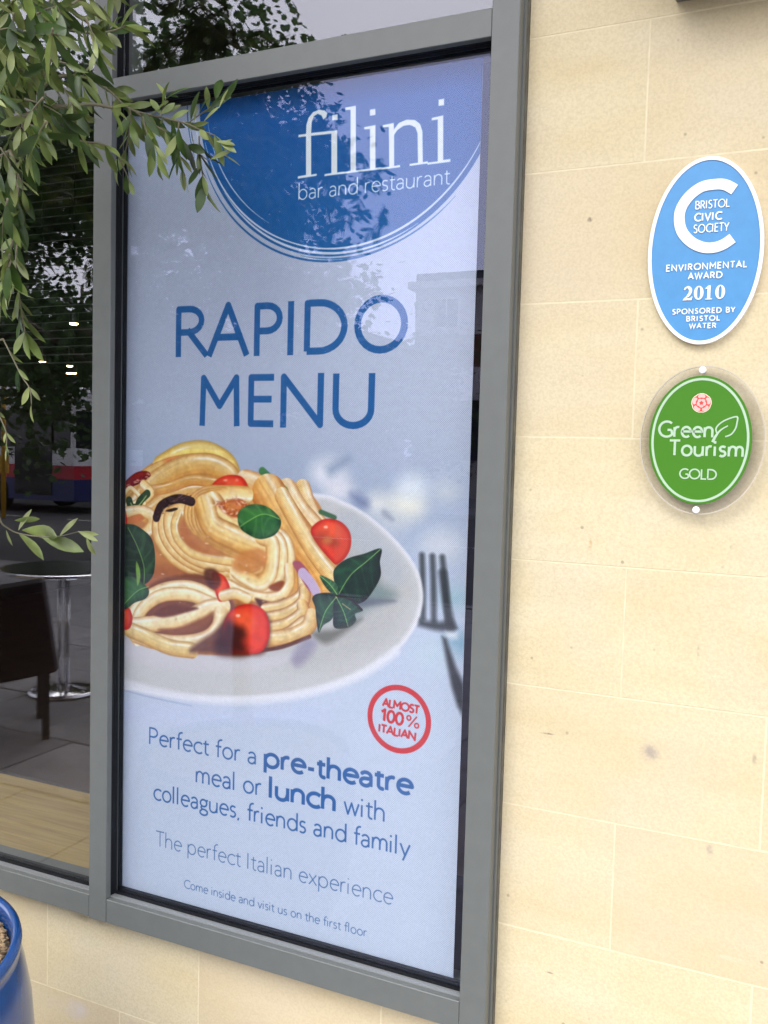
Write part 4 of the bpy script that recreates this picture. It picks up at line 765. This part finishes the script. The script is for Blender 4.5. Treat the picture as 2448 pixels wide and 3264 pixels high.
tree = thing('olive_tree', 'potted olive tree with narrow silver green leaves hanging in front of the window, upper left', 'tree', (px_, py_, .56))
T0 = Vector((px_, py_, .56))
def wp(px, py, y): return Vector(at(px, py, y))
tr_ = [(px_, py_, .56), (px_ - .02, py_ + .01, .9), (px_ + .01, py_ + .02, 1.3), (px_ - .02, py_ - .01, 1.75), (px_ + .0, py_, 2.2), (px_ + .03, py_ + .02, 2.7)]
tb = MB().tube([Vector(p) - T0 for p in tr_], [.035, .030, .027, .023, .017, .008], 10).build('trunk', M['bark'], tree, True)
for ang, z0, ln in ((3.6, 1.7, .8), (4.3, 1.9, .9), (2.8, 2.1, .7), (5.0, 2.3, .5)):
    b0 = Vector((px_, py_, z0)); MB().tube([b0 - T0, b0 + Vector((math.cos(ang) * ln * .5, math.sin(ang) * ln * .5, .25)) - T0, b0 + Vector((math.cos(ang) * ln, math.sin(ang) * ln * .8, .22)) - T0], [.012, .008, .003], 6).build('branch', M['bark'], tree, True)
def leaf_mesh(name, ln, w, bend, fold, m):
    v, f = [], []; n = 6
    for i in range(n + 1):
        t = i / n; ww = w * (math.sin(math.pi * min(1, t * .93 + .03)) ** .8) * (.75 + .5 * t if t < .6 else 1.05 - .1 * (t - .6)); x = t * ln; z = -bend * t * t * ln
        if i in (0, n): ww = w * .06
        v += [(x, -ww / 2, z + fold * ww), (x, 0, z), (x, ww / 2, z + fold * ww)]
    for i in range(n): a = i * 3; f += [(a, a + 3, a + 4, a + 1), (a + 1, a + 4, a + 5, a + 2)]
    me = bpy.data.meshes.new(name); me.from_pydata(v, [], f); me.materials.append(m); me.polygons.foreach_set('use_smooth', [True] * len(me.polygons)); return me
LM = [leaf_mesh('leaf', 1, w, b, fo, M['olive_leaf' if i % 3 else 'olive_leaf_pale']) for i, (w, b, fo) in enumerate([(.29, .05, .12), (.25, .15, .2), (.33, .1, .1), (.24, .0, .15), (.28, .35, .25), (.35, -.08, .08), (.25, .12, .3), (.30, .5, .12)])]
leaves = []       # (matrix, mesh index)
def leaf_at(base, dirv, ln, roll, k=None, flip=None):
    d = dirv.normalized(); up = Vector((rnd.uniform(-.3, .3), -1, rnd.uniform(-.2, .6))); s = d.cross(up); s = s.normalized() if s.length > 1e-3 else Vector((0, 0, 1)); n = s.cross(d)
    Mx = Matrix(((d.x, s.x, n.x), (d.y, s.y, n.y), (d.z, s.z, n.z))) @ Matrix.Rotation(roll, 3, 'X'); Mx = Mx.to_4x4() @ Matrix.Diagonal((ln, ln, ln, 1)); Mx.translation = base
    leaves.append((Mx, rnd.randrange(len(LM)) if k is None else k))
def twig(pts, ys, r0=.0032, r1=.0012, step=.026, ln=(.036, .066), droop=.5, skip=0.0, name='branch', side=(-1, 1)):
    """pts: photo pixels along the shoot, ys: its distance plane at both ends"""
    n = len(pts); P = [Vector(p) for p in pts] if ys is None else [wp(p[0], p[1], ys[0] + (ys[1] - ys[0]) * i / (n - 1)) for i, p in enumerate(pts)]
    Q = [Vector(q) for q in smooth([tuple(p) for p in P], 5)] if False else [Vector(q) for q in smooth3(P, 5)]
    MB().tube([q - T0 for q in Q], [r0 + (r1 - r0) * i / (len(Q) - 1) for i in range(len(Q))], 5).build(name, M['twig'], tree, True)
    acc = step * .5; flip = rnd.random() * 3
    for i in range(len(Q) - 1):
        seg = Q[i + 1] - Q[i]; L_ = seg.length; t = (i / len(Q))
        while acc < L_:
            b = Q[i] + seg * (acc / L_); acc += step * rnd.uniform(.7, 1.3)
            if t < skip: continue
            d = seg.normalized(); flip += 1.57; ax = d.orthogonal().normalized(); ax.rotate(Matrix.Rotation(flip, 3, d))
            for s in side:
                if rnd.random() < .08: continue
                dv = d * rnd.uniform(.5, 1.0) + ax * s * rnd.uniform(.5, 1.0) + Vector((0, 0, -droop * rnd.uniform(.3, 1.4)))
                leaf_at(b, dv, rnd.uniform(*ln), rnd.uniform(-1.2, 1.2))
        acc -= L_
    leaf_at(Q[-1], Q[-1] - Q[-2] + Vector((0, 0, -.002)), rnd.uniform(*ln) * .8, rnd.uniform(-1, 1))
def smooth3(P, n):
    out = []; m = len(P)
    for i in range(m - 1):
        a, b, c, d = P[max(i - 1, 0)], P[i], P[i + 1], P[min(i + 2, m - 1)]
        for k in range(n): t = k / n; out.append(.5 * ((2 * b) + (c - a) * t + (2 * a - 5 * b + 4 * c - d) * t * t + (3 * b - a - 3 * c + d) * t ** 3))
    return out + [P[-1]]
YB = -.22
B2 = [(244, 241), (304, 260), (353, 293), (391, 331), (434, 355), (510, 374), (591, 393), (640, 415), (684, 431)]
twig([(-120, 520), (0, 404), (81, 369), (163, 342), (217, 339), (300, 333), (360, 345)], (-.42, -.26), .006, .003, 0.052, skip=.35)
twig(B2, (-.24, -.16), .0035, .0012, .026, droop=.3)
twig([(30, 330), (110, 300), (170, 250), (244, 241)], (-.34, -.24), .005, .0035, 0.039)
twig([(415, 347), (412, 412), (401, 477), (380, 520)], (-.22, -.2), .002, .001, 0.022, droop=.9)
twig([(434, 358), (488, 396), (540, 425), (570, 445), (613, 472), (667, 510), (700, 470)], (-.2, -.15), .002, .001, 0.027, droop=1)
twig([(635, 434), (637, 488), (646, 560), (655, 600)], (-.17, -.15), .002, .0008, 0.023, droop=1)
twig([(570, 390), (567, 461), (580, 530), (590, 560)], (-.2, -.17), .002, .001, 0.018, droop=1)
twig([(455, 370), (470, 430), (500, 480), (505, 520)], (-.22, -.19), .002, .001, 0.021, droop=1)
twig([(595, 395), (630, 370), (660, 350), (690, 320)], (-.17, -.15), .0015, .0008, 0.021, droop=-.5)
twig([(510, 374), (520, 340), (530, 310)], (-.2, -.18), .0015, .0008, 0.017, droop=-.4)
twig([(200, 423), (260, 450), (331, 461), (370, 490), (390, 526), (412, 575)], (-.3, -.22), .0025, .001, 0.026, droop=.8)
twig([(125, 76), (217, 95), (304, 106), (360, 98), (401, 81)], (-.33, -.28), .004, .0015, 0.031, droop=.3)
twig([(304, 106), (335, 140), (350, 110), (345, 60)], (-.3, -.27), .002, .001, 0.018, droop=-.6)
twig([(-20, 140), (60, 110), (125, 76), (160, 30), (170, -20)], (-.40, -.34), .004, .002, 0.029)
twig([(30, 480), (54, 543), (57, 650), (49, 732), (27, 814), (11, 895), (0, 960)], (-.38, -.4), .004, .002, 0.022, droop=.7)
twig([(54, 780), (50, 850), (58, 920), (70, 1000), (80, 1060)], (-.40, -.42), .002, .001, 0.021, droop=1)
twig([(10, 1080), (40, 1140), (70, 1200), (95, 1240), (100, 1290)], (-.40, -.40), .0018, .001, 0.044, ln=(.03, .045), droop=1)
twig([(-20, 1290), (0, 1330), (20, 1380), (20, 1430)], (-.40, -.40), .0016, .001, 0.026, ln=(.02, .035), droop=.8)
twig([(-30, 1560), (0, 1657), (23, 1682), (59, 1700), (131, 1711), (190, 1709), (249, 1695)], (-.42, -.30), .0022, .0008, .9)
for i in range(68):      # the thick of the crown, top left
    x, y = rnd.triangular(-140, 300, 20), rnd.uniform(-120, 430); yy = rnd.uniform(-.60, -.26); a = rnd.uniform(-.6, 2.6)
    if x > 230 and y > 120 and rnd.random() < .6: continue
    l = rnd.uniform(60, 130); twig([(x, y), (x + l * .5 * math.cos(a), y + l * .5 * math.sin(a)), (x + l * math.cos(a), y + l * math.sin(a) + 14)], (yy, yy + .02), .0022, .0009, .021, droop=.6)
for i in range(20):      # sprays hanging at the left edge
    x, y = rnd.uniform(-150, 60), rnd.uniform(400, 1150); yy = rnd.uniform(-.55, -.36); l = rnd.uniform(60, 120); a = rnd.uniform(.6, 2.2)
    if y > 950: x -= 60
    twig([(x, y), (x + l * .4 * math.cos(a), y + l * .5), (x + l * .5 * math.cos(a), y + l)], (yy, yy + .02), .002, .0009, .021, droop=.9)
for px, py, y, z0, rr in ((-120, 520, -.42, 1.72, .008), (30, 330, -.34, 1.85, .006), (-20, 140, -.40, 2.05, .006), (30, 480, -.38, 1.78, .004), (-30, 1560, -.42, 1.18, .004), (-20, 1290, -.40, 1.35, .003), (10, 1080, -.40, 1.5, .003), (-60, -60, -.42, 2.15, .006)):
    b0 = Vector((px_, py_, z0)); e0 = wp(px, py, y); m0 = b0.lerp(e0, .5) + Vector((0, 0, .04))
    MB().tube([b0 - T0, m0 - T0, e0 - T0], [rr, rr * .75, rr * .6], 6).build('branch', M['bark'], tree, True)
for i in range(70):      # the far side of the crown, away from the window
    k = i % 5; a = (3.6, 4.3, 2.8, 5.0, 1.5)[k]; z0 = (1.7, 1.9, 2.1, 2.3, 2.5)[k]; l = rnd.uniform(.15, (.8, .9, .7, .5, .3)[k])
    b0 = Vector((px_ + math.cos(a) * l, py_ + math.sin(a) * l * .85, z0 + .22)); q = Vector((rnd.gauss(0, 1), rnd.gauss(0, .8), rnd.gauss(0, .8))).normalized() * rnd.uniform(.12, .28)
    if b0.x + q.x > -1.45: q.x = -abs(q.x)
    twig([b0, b0 + q * .5 + Vector((0, 0, .03)), b0 + q - Vector((0, 0, .05))], None, .0025, .001, .02, droop=.7)
def exl(b, t, y, yt=None, k=0, roll=0.0):
    B, T = wp(*b, y), wp(*t, y if yt is None else yt); leaf_at(B, T - B, (T - B).length, roll, k)
for b, t, k, ro in (((131, 1709), (264, 1756), 0, .3), ((47, 1659), (127, 1654), 3, 2.8), ((190, 1709), (246, 1650), 0, .2), ((249, 1693), (312, 1725), 3, .3), ((276, 1713), (303, 1774), 6, .5), ((59, 1700), (149, 1781), 1, 2.9), ((70, 1690), (215, 1700), 4, 2.8), ((59, 1690), (98, 1622), 0, .4), ((20, 1690), (40, 1740), 3, .4)): exl(b, t, -.33, -.31, k, ro)
for b, t, k, ro in (((38, 54), (100, -8), 3, .3), ((103, 70), (113, 180), 3, .2), ((0, 75), (-40, 40), 3, .2), ((318, 175), (338, 60), 3, .1), ((325, 110), (322, 38), 3, .2), ((512, 402), (570, 487), 0, .2), ((650, 387), (698, 337), 0, .2), ((698, 345), (728, 283), 3, .3), ((690, 450), (750, 463), 3, .1), ((700, 452), (752, 484), 0, .3), ((525, 362), (578, 335), 3, .2), ((620, 388), (628, 335), 3, .1), ((350, 290), (430, 287), 0, .2), ((355, 300), (425, 325), 3, .3)): exl(b, t, -.17 if b[0] > 340 else -.32, None, k, ro)
# the 300 leaves that show largest are parts, the rest is one mass
cinv = cam.matrix_world.inverted()
def shown(Mx):
    p = cinv @ Mx.translation; u, v = p.x / -p.z * FPX + 1224, 1632 - p.y / -p.z * FPX; return (Mx.col[0].xyz.length / -p.z) * (1 if (-40 < u < 2448 and -40 < v < 3264) else .05)
leaves.sort(key=lambda q: -shown(q[0])); T0m = Matrix.Translation(-T0)
for Mx, k in leaves[:300]:
    o = bpy.data.objects.new('leaf', LM[k]); link(o, tree); o.matrix_local = T0m @ Mx
vs, fs, mi = [], [], []
for Mx, k in leaves[300:]:
    n = len(vs); me = LM[k]; Q = T0m @ Mx; vs += [tuple(Q @ v.co) for v in me.vertices]; fs += [tuple(i + n for i in p.vertices) for p in me.polygons]; mi += [0 if k % 3 else 1] * len(me.polygons)
fo = mesh_obj('foliage', vs, fs, [M['olive_leaf'], M['olive_leaf_pale']], tree, True); fo.data.polygons.foreach_set('material_index', mi); fo['kind'] = 'stuff'

# ---- room behind the glass
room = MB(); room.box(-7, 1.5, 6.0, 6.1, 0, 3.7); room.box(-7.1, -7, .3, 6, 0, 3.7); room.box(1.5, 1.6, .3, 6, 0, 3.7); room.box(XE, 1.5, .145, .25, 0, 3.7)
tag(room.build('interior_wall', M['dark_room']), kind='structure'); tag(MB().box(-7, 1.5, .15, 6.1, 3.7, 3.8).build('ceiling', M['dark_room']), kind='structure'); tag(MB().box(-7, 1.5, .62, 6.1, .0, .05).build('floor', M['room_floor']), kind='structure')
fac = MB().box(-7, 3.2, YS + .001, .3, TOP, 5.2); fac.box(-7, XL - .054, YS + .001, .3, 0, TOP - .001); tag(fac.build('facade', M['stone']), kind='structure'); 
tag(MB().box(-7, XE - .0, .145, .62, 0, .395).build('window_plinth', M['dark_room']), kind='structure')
sill = thing('window_board', 'golden oak board along the inside of the left window', 'shelf', (-2.4, .35, .395))
for i in range(5):
    y0 = .112 + i * .086; o = bevel_box('plank', -.93 - .6, .89, y0 - .35, y0 + .0857 - .35, .0005, .03, M['oak'], sill, .0002)
bl = thing('slat_blind', 'dark horizontal slats drawn across the top of the left window', 'blind', (-2.45, .13, 2.33))
for i in range(27):
    o = mesh_obj('slat', [(-.88, -.012, 0), (.88, -.012, 0), (.88, .012, .006), (-.88, .012, .006), (-.88, -.012, .0008), (.88, -.012, .0008), (.88, .012, .0068), (-.88, .012, .0068)], [(3, 2, 1, 0), (4, 5, 6, 7), (0, 1, 5, 4), (2, 3, 7, 6), (1, 2, 6, 5), (3, 0, 4, 7)], M['blind'], bl) if i == 0 else link(bpy.data.objects.new('slat', o.data), bl)
    o.location = (0, 0, -.02 - i * .021)
def in_room(px, py, y): return at(px, py, y)
for px, py, y, r, lab in ((235, 1031, 3.0, .028, 'largest and topmost warm spotlight seen inside the left window'), (135, 1153, 4.0, .026, 'lone warm spotlight furthest left inside the left window'), (222, 1166, 4.4, .026, 'warm spotlight just above the close pair inside the left window'),
                       (220, 1189, 4.8, .026, 'left one of the close pair of lowest spotlights inside the left window'), (235, 1189, 4.8, .026, 'right one of the close pair of lowest spotlights inside the left window')):
    p = in_room(px, py, y); t = thing('ceiling_spotlight', lab, 'light', tuple(p), 'small warm spotlights inside the room')
    MB().lathe([(.0001, -.01), (r * .7, -.008), (r, 0)], n=16).build('lens', M['lamp'], t); MB().lathe([(r, 0), (r * 1.1, .01), (r * 1.1, .07), (.001, .072)], n=16).build('housing', M['dark_metal'], t); MB().tube([(0, 0, .07), (0, 0, 3.7 - p[2])], .004, 5).build('cord', M['dark_metal'], t)

# ---- street behind the camera, seen in the glass
def cafe_table(x, y):
    t = thing('cafe_table', 'round steel terrace table on a dished chrome base, reflected in the left window', 'table', (x, y, 0))
    MB().lathe([(.001, .765), (.38, .765), (.39, .772), (.39, .785), (.38, .79), (.001, .79)], n=40).build('table_top', M['chrome'], t, False)
    MB().lathe([(.215, .006), (.22, .014), (.20, .026), (.10, .040), (.03, .055), (.001, .056)], n=40).build('base', M['chrome'], t, True)
    for k in range(3): a = k * 2.094; MB().tube([(.03 * math.cos(a), .03 * math.sin(a), .045), (.03 * math.cos(a), .03 * math.sin(a), .765)], .011, 12).build('post', M['chrome'], t, True)
cafe_table(-4.15, -2.54)
ch = thing('terrace_chair', 'dark red padded terrace chair beside the chrome table, reflected in the left window', 'chair', (-3.85, -1.78, 0)); ch.rotation_euler = (0, 0, R(221))
bevel_box('seat', -.25, .22, -.23, .23, .40, .47, M['red_leather'], ch, .02); o = bevel_box('backrest', -.25, .25, -.03, .03, -.12, .38, M['red_leather'], ch, .02); o.location = (-.24, 0, .45); o.rotation_euler = (R(4), R(-8), R(90))
for a, b in ((-.22, -.2), (-.22, .2), (.19, -.2), (.19, .2)): MB().box(a - .018, a + .018, b - .018, b + .018, 0, .40).build('leg', M['dark_metal'], ch)
def bus():
    t = thing('city_bus', 'white bus with a red stripe and blue skirt, reflected in the left window', 'bus', (-22, -16.2, -.11)); L_, Wd = 6.2, 1.25
    MB().box(-L_, L_, -Wd, Wd, .32, .85).build('skirt', M['bus_blue'], t); MB().box(-L_, L_, -Wd, Wd, .852, 1.18).build('stripe', M['bus_red'], t); MB().box(-L_, L_, -Wd, Wd, 1.182, 1.60).build('body', M['bus_white'], t)
    MB().box(-L_ + .01, L_ - .01, -Wd + .02, Wd - .02, 1.602, 2.50).build('window_band', M['bus_glass'], t); MB().box(-L_, L_, -Wd, Wd, 2.502, 2.98).build('roof', M['bus_white'], t); bevel_box('roof', -L_ + .3, L_ - .3, -Wd + .2, Wd - .2, 2.982, 3.1, M['bus_white'], t, .03)
    for i in range(9): x = -L_ + .05 + i * 1.53; MB().box(x, x + .14, Wd - .019, Wd + .001, 1.603, 2.499).build('pillar', M['bus_white'], t)
    MB().box(L_ - 1.9, L_ - .7, Wd + .002, Wd + .02, .45, 2.45).build('door', M['bus_glass'], t)
    for a, b in ((-5, -2.6), (1.4, 3.2)): MB().box(a, b, Wd + .002, Wd + .012, 2.56, 2.9).build('advert_panel', M['magenta'], t)
    for k in range(4): x = 1.2 + k * .5; mesh_obj('swoosh', [(x, Wd + .004, 1.19), (x + .28, Wd + .004, 1.19), (x + .6, Wd + .004, 1.58), (x + .32, Wd + .004, 1.58), (x, Wd + .002, 1.19), (x + .28, Wd + .002, 1.19), (x + .6, Wd + .002, 1.58), (x + .32, Wd + .002, 1.58)], [(0, 1, 2, 3), (7, 6, 5, 4), (0, 4, 5, 1), (1, 5, 6, 2), (2, 6, 7, 3), (3, 7, 4, 0)], M['bus_red'], t)
    for x in (-3.6, 3.6):
        for y in (Wd - .1, -Wd + .1): w = MB().lathe([(.001, -.13), (.28, -.13), (.47, -.12), (.48, 0), (.47, .12), (.28, .13), (.001, .13)], n=24).build('wheel', M['gasket'], t, True); w.rotation_euler = (R(90), 0, 0); w.location = (x, y, .48); h = MB().lathe([(.001, -.14), (.24, -.14), (.26, -.10)], n=16).build('hub', M['metal_grey'], w)
bus()
sg = thing('yellow_sign_post', 'yellow painted post at the far kerb, reflected in the left window', 'post', (-16.2, -13.2, -.1)); MB().tube([(0, 0, 0), (0, 0, 3.4)], .05, 10).build('pole', M['yellow'], sg, True); bevel_box('plate', -.15, .15, -.02, .02, 1.0, 1.4, M['yellow'], sg, .005)
def plane_tree(x, y, h, cr, cz, nl, ls, seed, lab):
    r = random.Random(seed); t = thing('street_tree', lab, 'tree', (x, y, 0), 'street trees reflected in the glass'); tips = []
    MB().tube([(0, 0, 0), (.1, .05, h * .25), (-.1, 0, h * .5), (.05, .1, h * .8)], [.24, .2, .15, .05], 10).build('trunk', M['plane_bark'], t, True)
    lb_ = MB()
    for i in range(26):
        z = h * r.uniform(.24, .8); a = r.uniform(0, 6.28); l = cr * r.uniform(.6, 1.0); e = r.uniform(-.25, .5); p1 = Vector((math.cos(a) * l * .5, math.sin(a) * l * .5, z + e * l * .4)); p2 = Vector((math.cos(a) * l, math.sin(a) * l, z + e * l * .9)); lb_.tube([(0, 0, z), p1, p2], [.07, .04, .012], 6)
        for k in range(9):
            q = p1.lerp(p2, r.uniform(-.3, 1.15)) + Vector((r.gauss(0, .45), r.gauss(0, .45), r.gauss(-.15, .45))); lb_.tube([p1.lerp(p2, .3 + .07 * k), q], [.012, .005], 4); tips.append(q)
    lb_.build('limbs', M['plane_bark'], t, True); v, f = [], []
    star = [(0, 0), (.18, -.42), (.5, -.28), (.42, .02), (.72, .22), (.36, .36), (.34, .6), (.10, .50), (0, .95), (-.10, .50), (-.34, .6), (-.36, .36), (-.72, .22), (-.42, .02), (-.5, -.28), (-.18, -.42)]
    for i in range(nl):
        c = r.choice(tips) + Vector((r.gauss(0, .30), r.gauss(0, .30), r.gauss(-.1, .28))); s = ls * r.uniform(.6, 1.2); q = Matrix.Rotation(r.uniform(0, 6.3), 3, 'Z') @ Matrix.Rotation(r.uniform(-1.4, 1.4), 3, 'X') @ Matrix.Rotation(r.uniform(0, 6.3), 3, 'Z'); n = len(v)
        v += [c + q @ Vector((a * s, b * s + .0, .12 * s * (a * a))) for a, b in [(0, .12)] + star[1:]]; f += [(n, n + k, n + k + 1) for k in range(1, 15)] + [(n, n + 15, n + 1)]
    c = mesh_obj('crown', v, f, M['plane_leaf'], t); c['kind'] = 'stuff'
plane_tree(-9.3, -8.8, 8.2, 3.3, 5, 27000, .092, 1, 'broad leaved street tree nearest the window, its crown reflected in the upper panes')
plane_tree(-15.2, -9.6, 9.0, 4.6, 5, 18000, .125, 2, 'broad leaved street tree further along the pavement, reflected behind the olive leaves')
plane_tree(-17.6, -23.2, 10, 5.0, 5, 15000, .17, 7, 'broad leaved street tree across the road, reflected low behind the banner lettering')
plane_tree(-12.2, -24.5, 6.4, 3.3, 5, 12000, .15, 8, 'smaller street tree before the brick building, reflected low in the banner glass')
plane_tree(-23.5, -23.5, 9, 5.0, 5, 9000, .2, 5, 'broad leaved street tree across the road behind the bus, reflected low in the left window')
def building(name, lab, x0, x1, y, zt, bands, wins):
    t = thing(name, lab, 'building', ((x0 + x1) / 2, y, 0)); c = (x0 + x1) / 2
    for k, (z0, z1, m, dy) in enumerate(bands): MB().box(x0 - c, x1 - c, -6, dy, z0 + .002, z1 - .002).build(('wall' if dy == 0 else 'fascia'), M[m], t)
    MB().box(x0 - c - .2, x1 - c + .2, -6.2, .35, zt, zt + .25).build('cornice', M['render'], t); MB().box(x0 - c, x1 - c, -6, .0, zt + .252, zt + .6).build('roof', M['roof'], t)
    for z0, z1, w, sp in wins:
        x = x0 - c + .8
        while x + w < x1 - c - .5:
            fr = MB().box(x - .08, x + w + .08, .002, .06, z0 - .08, z1 + .08).build('window', M['fascia'], t); MB().box(x, x + w / 2 - .03, .061, .07, z0, z1).box(x + w / 2 + .03, x + w, .061, .07, z0, z1).build('pane', M['bus_glass'], fr); x += sp
building('shop_building', 'brick building with pale upper storey and navy shopfront, reflected beside the banner', -13.4, 6, -30, 7.7, [(0, 1.4, 'render', 0), (1.4, 3.6, 'navy', .02), (3.6, 4.8, 'fascia', .25), (4.8, 6.0, 'brick', 0), (6.0, 7.7, 'render', 0)], [(6.3, 7.3, .9, 2.2)])
building('pale_building', 'low pale building with a white parapet across the road, reflected in the left window', -60, -17.6, -33, 6.3, [(0, 2.6, 'navy', 0), (2.6, 3.3, 'fascia', .2), (3.3, 5.7, 'dark_room', 0), (5.7, 6.3, 'bus_white', .3)], [(3.7, 5.2, 1.4, 2.6)])

added_shade_slab = MB().box(-9, 6, -1.5, .05, 4.05, 4.3).build('added_shade_slab', M['render']); tag(added_shade_slab, kind='structure')  # unseen slab added overhead to shade the upper wall more than the lower
